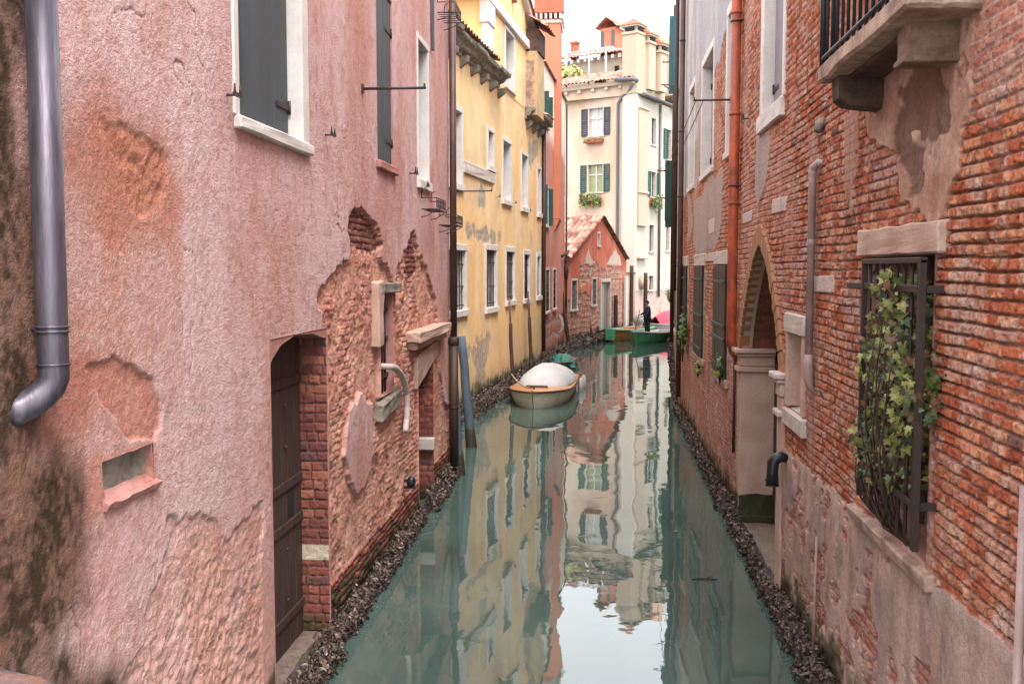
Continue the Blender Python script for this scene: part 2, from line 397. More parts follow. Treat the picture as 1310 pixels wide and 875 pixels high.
def bracket_bar(W, s, z, o1, parent, name='clothes_bar', r=.016, m='iron', tip=True):
    mb = MB(); mb.tube([W.P(s, z, -.02), W.P(s, z, o1)], r, 8)
    mb.wbox(W, s - .03, s + .03, z - .05, z + .05, -.01, .02)
    if tip: mb.tube([W.P(s, z - .01, o1 - .015), W.P(s, z + .05, o1 - .015)], r * .8, 6)
    return mb.build(name, M[m], parent)
def hook(W, s, z, parent, name='shutter_catch', k=1.0):
    mb = MB(); P = W.P
    mb.tube([P(s, z, -.03), P(s, z, .09 * k)], .010 * k, 6)
    mb.wbox(W, s - .07 * k, s + .07 * k, z - .012 * k, z + .012 * k, .07 * k, .095 * k)
    for a in (-.055, .055): mb.tube([P(s + a * k, z, .082 * k), P(s + a * k, z + .075 * k, .082 * k)], [.011 * k, .006 * k], 6)
    return mb.build(name, M['iron'], parent)
def basket(W, s0, s1, z, parent, dep=.24, name='flower_box_bracket'):
    mb = MB(); P = W.P; r = .008; h = .17
    for zz in (z, z + h):
        mb.tube([P(s0, zz, 0), P(s0, zz, dep), P(s1, zz, dep), P(s1, zz, 0)], r, 6)
    n = 5
    for k in range(n + 1):
        s = s0 + (s1 - s0) * k / n
        mb.tube([P(s, z + h, dep), P(s, z, dep), P(s, z, 0)], r * .8, 6)
        if k < n:
            c = s + (s1 - s0) / n / 2
            mb.tube([P(c + .045 * math.cos(t), z + h * .5 + .06 * math.sin(t), dep) for t in np.linspace(0, 2 * PI, 11)], r * .6, 5)
    for s in (s0, s1):
        mb.tube([P(s, z - .12, 0), P(s, z - .1, .1), P(s, z, dep)], r, 6)
        mb.tube([P(s, z + h, 0), P(s, z + h + .13, .02), P(s, z + h + .16, .07)], r, 6)
    return mb.build(name, M['iron'], parent)
def drainpipe(pts, r, material, parent, name='drainpipe', collars=(), n=14, cm=None):
    mb = MB(); mb.tube(pts, r, n); o = mb.build(name, M[material], parent)
    if collars:
        m2 = MB()
        for c in collars:
            c = Vector(c); m2.tube([c + Vector((0, 0, -.025)), c + Vector((0, 0, -.012)), c + Vector((0, 0, .012)), c + Vector((0, 0, .025))], [r * 1.02, r * 1.18, r * 1.18, r * 1.02], n, False)
        m2.build_each('pipe_collar', M[cm or material], o if parent is None else parent)
    return o
def taper(w, s, s0, s1):
    a, b = w if isinstance(w, tuple) else (w, w)
    return (a + (b - a) * (s - s0) / (s1 - s0)) * (.8 + .5 * fbm(s * 1.2, s * 0, 3, 8))
def footing(name, W, s0, s1, w=.4, zt=.3, ds=.05, seed=1):
    ss = np.arange(s0, s1 + ds, ds); tt = np.linspace(0, 1, 14)
    S, T = np.meshgrid(ss, tt, indexing='ij')
    n = fbm(S * 3, T * 2.5, 4, seed); n2 = fbm(S * 12, T * 9, 3, seed + 5)
    wv = taper(w, S, s0, s1)
    O = -.06 + T * (wv + .06); Zz = zt * (1 - T ** 1.7) + .12 * (n - .5) + .07 * (n2 - .5) - .16 * T ** 3
    co = np.stack([W.O.x + W.D.x * S + W.N.x * O, W.O.y + W.D.y * S + W.N.y * O, Zz], -1).reshape(-1, 3)
    c = lerpc(np.broadcast_to(lin(46, 42, 36), S.shape + (3,)), lin(92, 84, 70), sst(.45, .75, n2))
    c = mixc(c, lin(70, 78, 40), sst(.55, .75, n) * sst(.6, .1, T))
    me = np_mesh(name, co, grid_faces(len(ss), len(tt), None, W.side < 0), c.reshape(-1, 3))
    return tag(link_mesh(name, me, M['rock'], None, (*W.P((s0 + s1) / 2, 0, 0).xy, 0)), kind='structure')
def shells(name, label, W, s0, s1, w, n, size, zt=.28, bias=1.0, skip=()):
    k = 7; s = s0 + (s1 - s0) * rng.random(n) ** bias
    for a, b in skip: s = s[(s < a) | (s > b)]
    n = len(s); t = rng.beta(2.2, 1.8, n)
    clump = .7 * fbm(s * 2.6, t * 2.2, 3, 77) + .3 * fbm(s * 9, t * 5, 2, 79); sel = clump > .43 + .1 * (rng.random(n) - .5); s, t = s[sel], t[sel]; n = len(s)
    wv = taper(w, s, s0, s1); o = t * wv + rng.normal(0, .012, n)
    z = zt * (1 - t ** 1.7) + .02 + rng.normal(0, .03, n) + .12 * (clump[sel] - .5) - .1 * t ** 3 + .04
    cdk = .8; size = size * (.4 + 1.5 * rng.random(n) ** 2.4) * (1 + .02 * (s - s0))
    ang = np.linspace(0, 2 * PI, k, endpoint=False)
    rad = .75 + .45 * rng.random((n, k)); rx = rad * np.cos(ang) * .62; ry = rad * np.sin(ang); rz = .16 * rng.random((n, k)) + .12 * np.abs(np.sin(ang))
    loc = np.stack([rx, ry, rz], -1); ctr = np.stack([rng.normal(0, .08, n), rng.normal(0, .1, n), -.28 - .2 * rng.random(n)], -1)[:, None]
    top = loc * np.array([.93, .93, 1]) ; top[..., 2] += .04
    pts = np.concatenate([loc, ctr], 1) * size[:, None, None]
    # random rotation
    q = rng.normal(size=(n, 4)); q[:, 0] += .6; q /= np.linalg.norm(q, axis=1)[:, None]
    w_, x, y, zq = q.T
    R = np.stack([np.stack([1 - 2 * (y * y + zq * zq), 2 * (x * y - zq * w_), 2 * (x * zq + y * w_)], -1),
                  np.stack([2 * (x * y + zq * w_), 1 - 2 * (x * x + zq * zq), 2 * (y * zq - x * w_)], -1),
                  np.stack([2 * (x * zq - y * w_), 2 * (y * zq + x * w_), 1 - 2 * (x * x + y * y)], -1)], 1)
    pts = np.einsum('nij,nkj->nki', R, pts)
    base = np.stack([W.O.x + W.D.x * s + W.N.x * o, W.O.y + W.D.y * s + W.N.y * o, z], -1)
    co = (pts + base[:, None]).reshape(-1, 3)
    idx = np.arange(n)[:, None] * (k + 1)
    a = np.arange(k); tri = np.stack([a, (a + 1) % k, np.full(k, k)], -1)
    f = (idx[:, :, None] + tri[None]).reshape(-1, 3)
    tone = rng.random(n)[:, None, None]
    pal = np.where(tone < .45, lin(104, 86, 76), np.where(tone < .76, lin(142, 116, 104), np.where(tone < .88, lin(178, 154, 142), lin(66, 58, 54))))
    cc = np.broadcast_to(pal, (n, k + 1, 3)).copy() * (.7 + .6 * rng.random((n, 1, 1)))
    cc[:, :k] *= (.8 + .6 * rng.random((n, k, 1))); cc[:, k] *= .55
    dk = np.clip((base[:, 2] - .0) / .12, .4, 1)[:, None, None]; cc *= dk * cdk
    me = np_mesh(name, co, f, cc.reshape(-1, 3), smooth=False)
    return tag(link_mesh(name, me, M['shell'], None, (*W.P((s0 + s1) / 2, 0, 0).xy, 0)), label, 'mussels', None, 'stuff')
LEAF = [(0, 0), (.18, -.12), (.5, -.05), (.34, .18), (.56, .42), (.25, .5), (0, 1.0), (-.25, .5), (-.56, .42), (-.34, .18), (-.5, -.05), (-.18, -.12)]
def leaves(pos, nrm, size, pal, name, parent=None, loc=None, droop=.25):
    n = len(pos); L = np.array(LEAF); k = len(L)
    vs = np.zeros((n, k + 1, 3)); cc = np.zeros((n, k + 1, 3))
    for i in range(n):
        N_ = Vector(nrm[i]).normalized(); up = Vector((0, 0, -1)) + Vector(rng.normal(0, .55, 3))
        y = (up - N_ * up.dot(N_)).normalized(); x = y.cross(N_)
        s = size * rng.uniform(.38, 1.45); fold = rng.uniform(.05, .3)
        p = Vector(pos[i])
        for j in range(k):
            a, b = L[j]; q = p + x * (a * s) + y * ((b - .3) * s) + N_ * (abs(a) * fold * s - droop * s * b * b)
            vs[i, j] = q
        vs[i, k] = p + y * (.1 * s)
        c = pal[rng.integers(len(pal))] * rng.uniform(.7, 1.25)
        cc[i] = c; cc[i, k] = c * 1.15
    a = np.arange(k); tri = np.stack([a, (a + 1) % k, np.full(k, k)], -1)
    f = (np.arange(n)[:, None, None] * (k + 1) + tri[None]).reshape(-1, 3)
    me = np_mesh(name, vs.reshape(-1, 3), f, cc.reshape(-1, 3), smooth=False)
    return link_mesh(name, me, M['leaf'], parent, loc)
def bush(name, label, cat, c, rx, ry, rz, n, size, pal, group=None, hang=.3):
    t = thing(name, label, cat, c, group); c = Vector(c)
    d = rng.normal(size=(n, 3)); d /= np.linalg.norm(d, axis=1)[:, None]
    r = rng.random(n) ** .45; lump = .75 + .5 * np.array([mnoise.noise(Vector(x) * 2.1 + c) for x in d])
    pos = d * (r * lump)[:, None] * np.array([rx, ry, rz]) + np.array(c)
    leaves(pos, d + np.array([0, -.3, .5]), size, pal, 'foliage', t)
    mb = MB()
    for i in range(9):
        e = Vector(pos[(i * 3) % n]); mb.tube([c - Vector((0, 0, rz)), (c + e) / 2 - Vector((0, 0, rz * .3)), e], [.012, .009, .004], 5)
    mb.build('stem', M['pole'], t); return t
GREENS = [lin(96, 124, 48), lin(118, 140, 58), lin(72, 100, 40), lin(150, 156, 78), lin(88, 104, 50), lin(58, 82, 38)]

# ================================================================ pink building
WP = Wall((-2.75, 0), (-2.75, 17.9), 1)
pink = thing('pink_building', 'rough pink plaster building with peeling walls and dark plank water door', 'building', (-2.75, 10, 0))
pA = WP.poly([(446, 278), (456, 268), (468, 275), (482, 292), (490, 312), (487, 328), (497, 345), (503, 362), (508, 345), (519, 322), (530, 290), (536, 322), (545, 340), (557, 378), (560, 420), (574, 445), (576, 640), (530, 760), (424, 850), (412, 860), (411, 400), (401, 392), (405, 372), (425, 347), (443, 333), (449, 325)])
pB = WP.poly([(446, 279), (458, 270), (470, 276), (482, 292), (490, 314), (480, 325), (462, 320), (451, 316)])
pB2 = WP.poly([(521, 322), (530, 295), (534, 322), (536, 345), (528, 360), (520, 350)])
pC = WP.poly([(448, 525), (462, 505), (477, 515), (479, 560), (475, 600), (465, 628), (455, 634), (446, 610), (442, 570)])
pC2 = WP.poly([(562, 395), (575, 390), (576, 520), (570, 515), (563, 470)])
pD = WP.poly([(215, 668), (245, 664), (258, 655), (272, 660), (292, 684), (312, 658), (336, 640), (336, 700), (338, 1000), (120, 1000), (150, 880), (166, 845), (186, 830), (190, 790), (206, 730), (217, 690)])
pE = WP.poly([(150, 455), (175, 470), (198, 488), (205, 515), (208, 545), (198, 562), (170, 560), (128, 520), (112, 470)])
pF = WP.poly([(120, 130), (180, 150), (213, 200), (217, 260), (205, 300), (165, 325), (120, 290), (90, 190)])
pF2 = WP.poly([(135, 165), (180, 165), (214, 205), (212, 262), (180, 272), (158, 250), (150, 200)])
pG = WP.poly([(20, 470), (45, 440), (120, 470), (115, 540), (70, 590), (25, 570)])
pS = WP.poly([(-300, -120), (33, -120), (40, 250), (44, 480), (60, 560), (95, 600), (122, 690), (118, 770), (85, 815), (110, 850), (150, 860), (190, 920), (-300, 920)])
P_lil = [lin(218, 184, 182, .93), lin(200, 150, 146, .93), lin(202, 152, 144, .93)]
def pink_fun(S, Z):
    n1 = fbm(S * .9, Z * .7, 4, 5); n2 = fbm(S * 2.6, Z * 1.1, 4, 8); st = fbm(S * 5, Z * .45, 3, 9); gr = fbm(S * 44, Z * 44, 2, 12); gm = fbm(S * 11, Z * 11, 3, 13)
    c = lerpc(np.broadcast_to(P_lil[2], S.shape + (3,)), P_lil[0], sst(.34, .64, .6 * n1 + .25 * n2 + .15 * st))
    c = mixc(c, lin(194, 140, 124, .95), .7 * sst(.48, .66, fbm(S * 1.5, Z * .8, 4, 31)))
    c = mixc(c, lin(224, 186, 182), .5 * sst(.55, .7, fbm(S * 3.3, Z * .7, 4, 37)))
    c = mixc(c, lin(180, 118, 102), .3 * sst(.56, .72, gm))
    c = mixc(c, lin(228, 196, 190), .45 * sst(.57, .72, gr))
    h = .016 * (n2 - .5) + .006 * (gm - .5) + .007 * (gr - .5)
    mF = pmask(S, Z, pF, .22, 2.2, .18, 41); c = mixc(c, lin(190, 118, 92), mF * .6); h = h - .005 * mF
    mF2 = pmask(S, Z, pF2, .12, 4, .03, 42); c = mixc(c, lin(196, 130, 100), mF2 * .65); h = h - mF2 * (.014 - .03 * (fbm(S * 14, Z * 14, 3, 44) - .5))
    mG = pmask(S, Z, pG, .12, 3, .08, 47); c = mixc(c, lin(188, 112, 92), mG * .6)
    # hairline cracks
    cr = np.abs(fbm(S * 1.1 + .4 * n2, Z * 1.1, 4, 61) - .5); ck = sst(.004, .0008, cr) * sst(.5, .62, n1); h = h - .008 * ck; c = mixc(c, lin(150, 98, 86), ck * .6)
    # rough exposed layer
    q1 = (S * .8 + Z * .6); q2 = (Z * .8 - S * .6); wx = fbm(S * 5, Z * 5, 3, 70); a1 = sst(.3, .7, fbm(q1 * 5 + wx * 2, q2 * 13 + wx, 4, 71, .55)) * .5 + .5 * sst(.42, .56, fbm(S * 8 + wx, Z * 10, 4, 72, .6)) + .2; a2 = fbm(S * 20, Z * 20, 3, 73); a3 = fbm(S * 3.2, Z * 3.2, 3, 74)
    rc = lerpc(np.broadcast_to(lin(218, 168, 150, .95), S.shape + (3,)), lin(192, 130, 112, .95), sst(.35, .68, .5 * a3 + .5 * a2))
    rc = mixc(rc, lin(222, 172, 154), .7 * sst(.55, .72, fbm(S * 9, Z * 9, 3, 75)))
    rc = mixc(rc, lin(164, 116, 108, .95), .6 * sst(.58, .7, fbm(S * 2.2, Z * 2.2, 4, 76)))
    bq, _1, _2, _3 = brick(S, Z, .26, .075, .014, 25, .03); bq = bq * sst(.42, .6, fbm(S * 1.7, Z * 2.3, 4, 79)); sm = 1 - .72 * sst(.44, .58, fbm(S * 1.5, Z * 1.1, 4, 78)); rh = -.045 + sm * (.022 * (a1 - .7) + .026 * (a2 - .5)) + .06 * (a3 - .5) + .014 * (gr - .5) + .012 * bq * sm
    mA = pmask(S, Z, pA, .12, 4.5, .010, 81); mD = pmask(S, Z, pD, .09, 4, .008, 82); mE = pmask(S, Z, pE, .07, 6, .008, 83)
    keepC = np.maximum(pmask(S, Z, pC, .10, 5, .010, 84), pmask(S, Z, pC2, .06, 5, .010, 85))
    m = np.maximum(mA * (1 - keepC), mD * .0)
    h = h * (1 - m) + rh * m; c = lerpc(c, rc, m)
    dv = sst(1.9, 1.2, Z + .8 * (a3 - .5)); dh = -.02 + (.006 + .014 * dv) * (a1 - .7) + (.01 + .012 * dv) * (a2 - .5) + .024 * (a3 - .5) + .01 * (gr - .5)
    h = h * (1 - mD) + dh * mD; c = lerpc(c, rc * .5 + c * .5 + .02, mD)
    eh = -.02 + .022 * (a3 - .5) + .014 * (a2 - .5); h = h * (1 - mE) + eh * mE
    c = lerpc(c, rc * .35 + lin(196, 124, 104) * .65, mE * .85)
    mB = np.maximum(pmask(S, Z, pB, .06, 8, .010, 86), pmask(S, Z, pB2, .04, 8, .010, 87))
    bm_, r1, r2, r3 = brick(S, Z, .26, .072, .016, 5)
    h = h * (1 - mB) + (-.075 + .022 * bm_ * (.5 + r3) + .025 * (a2 - .5)) * mB; c = lerpc(c, lerpc(np.broadcast_to(lin(186, 150, 138), S.shape + (3,)), lin(140, 88, 82), bm_), mB)
    # brick base course along the water
    mb_ = sst(.57, .53, Z + .05 * (fbm(S * 6, Z * 6, 3, 88) - .5)) * (S > 9.78)
    bc = lerpc(lerpc(np.broadcast_to(lin(158, 92, 80), S.shape + (3,)), lin(120, 72, 70), r1), lin(176, 108, 84), sst(.6, .9, r2))
    bc = lerpc(np.broadcast_to(lin(128, 100, 92), S.shape + (3,)), bc, bm_)
    h = h * (1 - mb_) + (-.05 + .03 * bm_ + .02 * (r3 - .5) + .02 * (a2 - .5)) * mb_; c = lerpc(c, bc, mb_)
    mS = pmask(S, Z, pS, .22, 1.8, .12, 91); sv = .6 * fbm(S * 7, Z * 2.2, 5, 92) + .4 * fbm(S * 26, Z * 22, 3, 93)
    sc_ = lerpc(np.broadcast_to(lin(66, 50, 38), S.shape + (3,)), lin(122, 88, 66), sst(.34, .70, sv)); c = lerpc(c, sc_, mS * (.82 + .16 * sst(.6, .35, sv)))
    nz = pmask(S, Z, WP.poly([(112, 585), (200, 562), (200, 630), (110, 665)]), .05, 6, .06, 95); c = mixc(c, lin(206, 138, 116), nz * .7)
    c = c * (.9 + .2 * vn(S * 60, Z * 60, 99))[..., None]
    c = tidal(c, S, Z, .26, 97)
    return h, c
z3 = lambda W, u, v: W.loc(u, v)[1]
hD1 = (8.05, 9.79, -.5, 3.22); hW1 = (7.42, 9.02, 4.96, 6.95); hW2 = (12.15, 13.05, 5.14, 7.25); hW3 = (14.85, 15.7, 5.16, 7.2)
hS1 = (12.22, 12.98, 2.2, 3.5); hD2 = (14.78, 16.1, -.5, 2.4)
q0, q1 = WP.s(123), WP.s(190)
hN = (q0, q1, WP.z(150, 634), WP.z(150, 584))
wall_mesh('wall', WP, seq((2.6, 4.3, .05), (4.3, 7, .011), (7, 12, .018), (12, 17.9, .03)), seq((-.5, 5.6, .012), (5.6, 8.9, .03)), pink_fun,
          [hD1, hW1, hW2, hW3, hS1, hD2, hN], M['plaster'], pink)
body(pink, WP, 2.6, 17.9, -.5, 8.9, 5, M['pinkr'])
mb = MB()      # niche back stone and sloping sill
mb.wbox(WP, hN[0] - .02, hN[1] + .02, hN[2] - .02, hN[3] + .02, -.10, -.055); mb.build('niche_stone', M['greystone'], pink, sub=5, rough=.006)
mb = MB(); P = WP.P; a, b, z0, z1 = hN
quad(mb, P(a, z0, .0), P(b, z0, .0), P(b, z1, .0), P(a, z1, .0)); mb = MB()
for p, q in (((a, z0), (a, z1)), ((b, z0), (b, z1)), ((a, z0), (b, z0)), ((a, z1), (b, z1))): quad(mb, P(*p, .0), P(*q, .0), P(*q, -.07), P(*p, -.07))
mb.hexa([P(a - .01, z0 - .06, .02), P(b + .03, z0 - .06, .02), P(b + .03, z0 - .06, -.06), P(a - .01, z0 - .06, -.06), P(a - .01, z0 - .02, .035), P(b + .03, z0 - .02, .035), P(b + .03, z0 + .04, -.06), P(a - .01, z0 + .04, -.06)])
mb.build('niche_sill', M['pinkr'], pink, sub=8, rough=.016)
# water door: frame, planks, straps, jamb bricks, threshold
reveal(WP, (8.05, 9.79, -.5, 3.22), .34, M['pinkr'], pink, 'door_jamb')
WJ = Wall((-2.752, 9.772), (-3.06, 9.772), -1)
def jamb_fun(S, Z):
    m, r1, r2, r3 = brick(S, Z, .24, .098, .014, 15, .012)
    g = fbm(S * 26, Z * 26, 3, 6)
    c = lerpc(lerpc(np.broadcast_to(lin(158, 94, 82), S.shape + (3,)), lin(130, 78, 74), r1), lin(176, 112, 92), sst(.7, .95, r2))
    c = mixc(c, lin(112, 84, 84), (r3 > .93) * .8); c = lerpc(np.broadcast_to(lin(126, 90, 80), S.shape + (3,)), c, m)
    st = (np.abs(Z - .93) < .08) * 1.0; c = mixc(c, lin(222, 206, 182), st); m = np.maximum(m, st)
    return .018 * m + .012 * (r3 - .5) * m + .016 * (g - .5), tidal(c, S, Z, .12, 3)
wall_mesh('jamb_brickwork', WJ, seq((0, .31, .008)), seq((-.5, 3.22, .012)), jamb_fun, [], M['brickwall'], pink)
door = None
mb = MB(); plank_leaf(mb, WP, 8.06, 9.77, .1, 3.18, -.34, -.28, 8); door = mb.build('door', M['doorwood'], pink, bevel=.004)
mb = MB()
for z in (2.72, 1.72, 1.32, .42): mb.wbox(WP, 8.08, 9.76, z - .045, z + .045, -.285, -.262)
mb.build_each('door_rail', M['doorwood'], door, bevel=.006)
mb = MB(); mb.wbox(WP, 9.32, 9.5, 1.40, 1.64, -.284, -.274); mb.build('door_hole', M['dark'], door)  # near-black plate on the planks, its colour standing in for a square hole's shade
mb = MB()
for s in (8.5, 9.25):
    for z in (.6, 1.1, 2.1, 2.5): mb.lathe(WP.P(s, z, -.27), [(0, .02), (.018, .012), (.02, 0)], 8)
mb.build_each('door_stud', M['iron'], door)
mb = MB(); mb.prism([(8.0, 3.26), (8.0, 2.96), (8.12, 3.05), (8.35, 3.15), (8.75, 3.21), (9.3, 3.19), (9.82, 3.1), (9.82, 3.26)], lambda a, b, d: WP.P(a, b, d), -.3, -.003); mb.build('door_arch', M['pinkr'], pink)
mb = MB(); mb.wbox(WP, 8.0, 9.8, .0, .1, -.34, -.06); mb.build('threshold', M['oldwood'], pink, bevel=.01, rough=.006)
mb = MB(); mb.wbox(WP, 8.0, 9.84, -.5, .02, -.3, .06); mb.build('door_step', M['silt'], pink, sub=4, rough=.02)
# shuttered windows
def shut_window(parent, W, h, depth, shut, fw, framem, sill=True, far_only=False, leaves_=2, proud=.02, sw=.1, slats=False):
    s0, s1, z0, z1 = h
    w = backing(W, (s0 + .03, s1 - .03, z0 + .03, z1 - .03), depth + .06, M['dark'], parent, 'window')
    mb = MB()
    if fw: mb.wbox(W, s1, s1 + fw, z0, z1, -depth - .1, proud)
    else: mb.wbox(W, s1 - .02, s1, z0, z1, -depth - .1, .0)
    mb.wbox(W, s0 - (fw or 0) * .5, s0, z0, z1, -depth - .1, proud if fw else 0)
    mb.wbox(W, s0 - (fw or 0) * .5, s1 + (fw or 0), z1, z1 + (fw or .04), -depth - .1, proud + .004 if fw else .004)
    mb.build('frame', framem, w, bevel=.008, rough=.004)
    if sill:
        mb = MB(); mb.wbox(W, s0 - .08, s1 + (fw or .1) + .04, z0 - sw, z0, -depth - .1, .055); mb.build('sill', framem, w, bevel=.012, sub=3, rough=.01)
    mid = (s0 + s1) / 2
    for a, b in (((s0 + .01, mid - .004), (mid + .004, s1 - .012)) if leaves_ == 2 else ((s0 + .01, s1 - .02),)):
        mb = MB()
        if slats: leaf_panel(mb, W, a, b, z0 + .02, z1, -depth - .02, -depth + .02)
        else: plank_leaf(mb, W, a, b, z0 + .02, z1, -depth - .02, -depth + .018, 2)
        sh = mb.build('shutter', shut, w, bevel=.004)
    mb = MB()
    for z in (z0 + .3, z1 - .4):
        mb.wbox(W, s1 - .36, s1 - .02, z - .02, z + .02, -depth + .019, -depth + .030); mb.tube([W.P(s1 - .02, z - .05, -depth + .03), W.P(s1 - .02, z + .07, -depth + .03)], .014, 6)
    mb.build_each('shutter_hinge', M['iron'], w, per=2)
    return w
shut_window(pink, WP, hW1, .13, M['shutgrey'], .2, M['whitewall'])
shut_window(pink, WP, hW2, .035, M['shutgrey'], 0, M['pinkr'], leaves_=1)
shut_window(pink, WP, hW3, .2, M['shutgrey'], .1, M['whitewall'], leaves_=1, sw=.14)
hook(WP, *WP.loc(290, 122), pink); hook(WP, *WP.loc(416, 173), pink); hook(WP, *WP.loc(524, 222), pink, k=1.2); hook(WP, *WP.loc(541, 238), pink)
bracket_bar(WP, *WP.loc(463, 114), .74, pink)
mb = MB(); mb.wbox(WP, 16.0, 16.12, 7.3, 9, .02, .05); mb.build('shutter_edge', M['shutgrey'], pink)
basket(WP, 15.1, 15.95, 4.72, pink); basket(WP, 16.75, 17.5, 4.55, pink, .3); basket(WP, 16.7, 17.4, 8.05, pink, .3)
# small barred window
w = backing(WP, hS1, .32, M['dark'], pink, 'window'); reveal(WP, hS1, .33, M['pinkr'], w, 'jamb')
mb = MB(); mb.wbox(WP, 12.05, 13.3, 3.5, 3.63, -.1, .06); mb.build('lintel', M['greystone'], w, bevel=.012, sub=3, rough=.012)
mb = MB(); mb.wbox(WP, 11.93, 12.2, 2.85, 3.66, -.1, .055); mb.build('side_stone', M['pinkstone'], w, bevel=.02, sub=3, rough=.02)
mb = MB(); mb.hexa([WP.P(12.1, 1.9, -.3), WP.P(12.1, 1.9, .05), WP.P(13.25, 1.98, .05), WP.P(13.25, 1.98, -.3), WP.P(12.1, 2.2, -.3), WP.P(12.1, 2.12, .06), WP.P(13.25, 2.2, .06), WP.P(13.25, 2.24, -.3)]); mb.build('sill', M['greystone'], w, bevel=.015, sub=3, rough=.02)
mb = MB()
for k in range(4): mb.tube([WP.P(12.32 + .18 * k, 2.2, -.09), WP.P(12.32 + .18 * k, 3.5, -.09)], .016, 7)
for z in (2.42, 2.9, 3.28): mb.wbox(WP, 12.22, 12.98, z - .025, z + .025, -.1, -.07)
mb.build('window_bar', M['iron'], w)
mb = MB(); mb.wbox(WP, 12.25, 12.9, 2.2, 3.5, -.3, -.26); mb.build('inner_board', M['doorwood'], w)
mb = MB(); pts = [WP.P(*WP.loc(u, v), .07) for u, v in ((493, 469), (499, 471), (506, 478), (511, 489), (514, 503), (514.5, 520), (514, 536), (511.5, 556))]
fine = [];
for i in range(len(pts) - 1):
    for k in range(6): fine.append(pts[i].lerp(pts[i + 1], k / 6))
mb.tube([WP.P(*WP.loc(490, 468), -.15)] + fine, [.04] + [.04 + .006 * (i % 2) for i in range(len(fine))], 10); mb.build('conduit_hose', M['hose'], pink)
# far water door and its stone hood
reveal(WP, hD2, .55, M['brickr'], pink, 'door_jamb'); backing(WP, hD2, .5, M['doorwood'], pink, 'door')
WJ2 = Wall((-2.752, 16.08), (-3.28, 16.08), -1); wall_mesh('jamb_brickwork', WJ2, seq((0, .53, .02)), seq((-.5, 2.4, .02)), jamb_fun, [], M['brickwall'], pink)
mb = MB(); mb.wbox(WP, 14.1, 17.1, 2.74, 2.9, -.06, .16); mb.wbox(WP, 14.2, 16.9, 2.64, 2.738, -.06, .1); mb.build('stone_hood', M['pinkstone'], pink, bevel=.015, sub=4, rough=.02)
mb = MB(); mb.hexa([WP.P(14.55, 2.02, -.3), WP.P(14.55, 2.02, .03), WP.P(16.4, 2.38, .03), WP.P(16.4, 2.38, -.3), WP.P(14.55, 2.5, -.3), WP.P(14.55, 2.5, .03), WP.P(16.4, 2.62, .03), WP.P(16.4, 2.62, -.3)]); mb.build('lintel', M['pinkstone'], pink, bevel=.01, sub=4, rough=.015)
mb = MB(); mb.wbox(WP, 15.95, 16.1, .85, 1.05, -.4, .03); mb.build('quoin_stone', M['stone'], pink, bevel=.015)
# small black fitting
s, z = WP.loc(519, 616); mb = MB(); mb.lathe(WP.P(s, z - .06, .08), [(.0, 0), (.05, 0), (.06, .02), (.06, .09), (.04, .13), (0, .14)], 12); mb.wbox(WP, s - .05, s + .05, z - .09, z - .07, -.02, .14); mb.tube([WP.P(s, z, .08), WP.P(s, z + .02, -.02)], .02, 6)
mb.build('junction_cap', M['black'], pink)
# lead downpipe near the camera
o = .105; s = WP.s(66, 400, o); sp = lambda v: WP.P(s, WP.z(66, v, o), o)
top = Vector(sp(-60)); c0 = sp(465)
el = [c0, c0 + Vector((0, 0, -.07)), c0 + Vector((-.012, -.01, -.11)), c0 + Vector((-.04, -.035, -.15)), c0 + Vector((-.075, -.07, -.185)), c0 + Vector((-.12, -.11, -.215)), c0 + Vector((-.16, -.15, -.24))]
pp = drainpipe([top, c0 + Vector((0, 0, .005))] + el, .073, 'lead', pink, n=20)
mb = MB()
for v in (418, 424): mb.tube([sp(v) + Vector((0, 0, -.006)), sp(v) + Vector((0, 0, .006))], .080, 20)
mb.tube([sp(421), WP.P(s, WP.z(66, 421, o), -.03)], .012, 6); mb.tube([c0 + Vector((0, 0, -.01)), c0 + Vector((0, 0, .0))], .0775, 20); mb.build_each('pipe_clamp', M['lead'], pp)
# corner downpipe
s = 17.72; zc = WP.z(574, 440, .1)
pp = drainpipe([WP.P(s, 8.9, .1), WP.P(s, zc, .1)], .062, 'brownpipe', pink)
mb = MB(); mb.tube([WP.P(s, zc + .09, .1), WP.P(s, zc + .06, .1), WP.P(s, zc - .05, .1), WP.P(s, zc - .08, .1)], [.07, .1, .1, .075], 12); mb.tube([WP.P(s, zc - .05, .1), WP.P(s, .25, .1)], .082, 12); mb.tube([WP.P(s, 1.3, .1), WP.P(s, 1.33, .1)], .092, 12)
mb.build('lower_pipe', M['darkpipe'], pp)
footing('canal_footing', WP, 7.5, 18.1, (.33, .09), .13, .04, 4)
shells('mussel_crust', 'dark mussels and oyster shells crusted along the foot of the pink wall', WP, 7.8, 14.8, (.30, .12), 6800, .022, .14)
shells('mussel_crust', 'shell crust on the footing beside the tall blue grey poles', WP, 15.2, 18.0, (.24, .16), 1300, .03, .24)

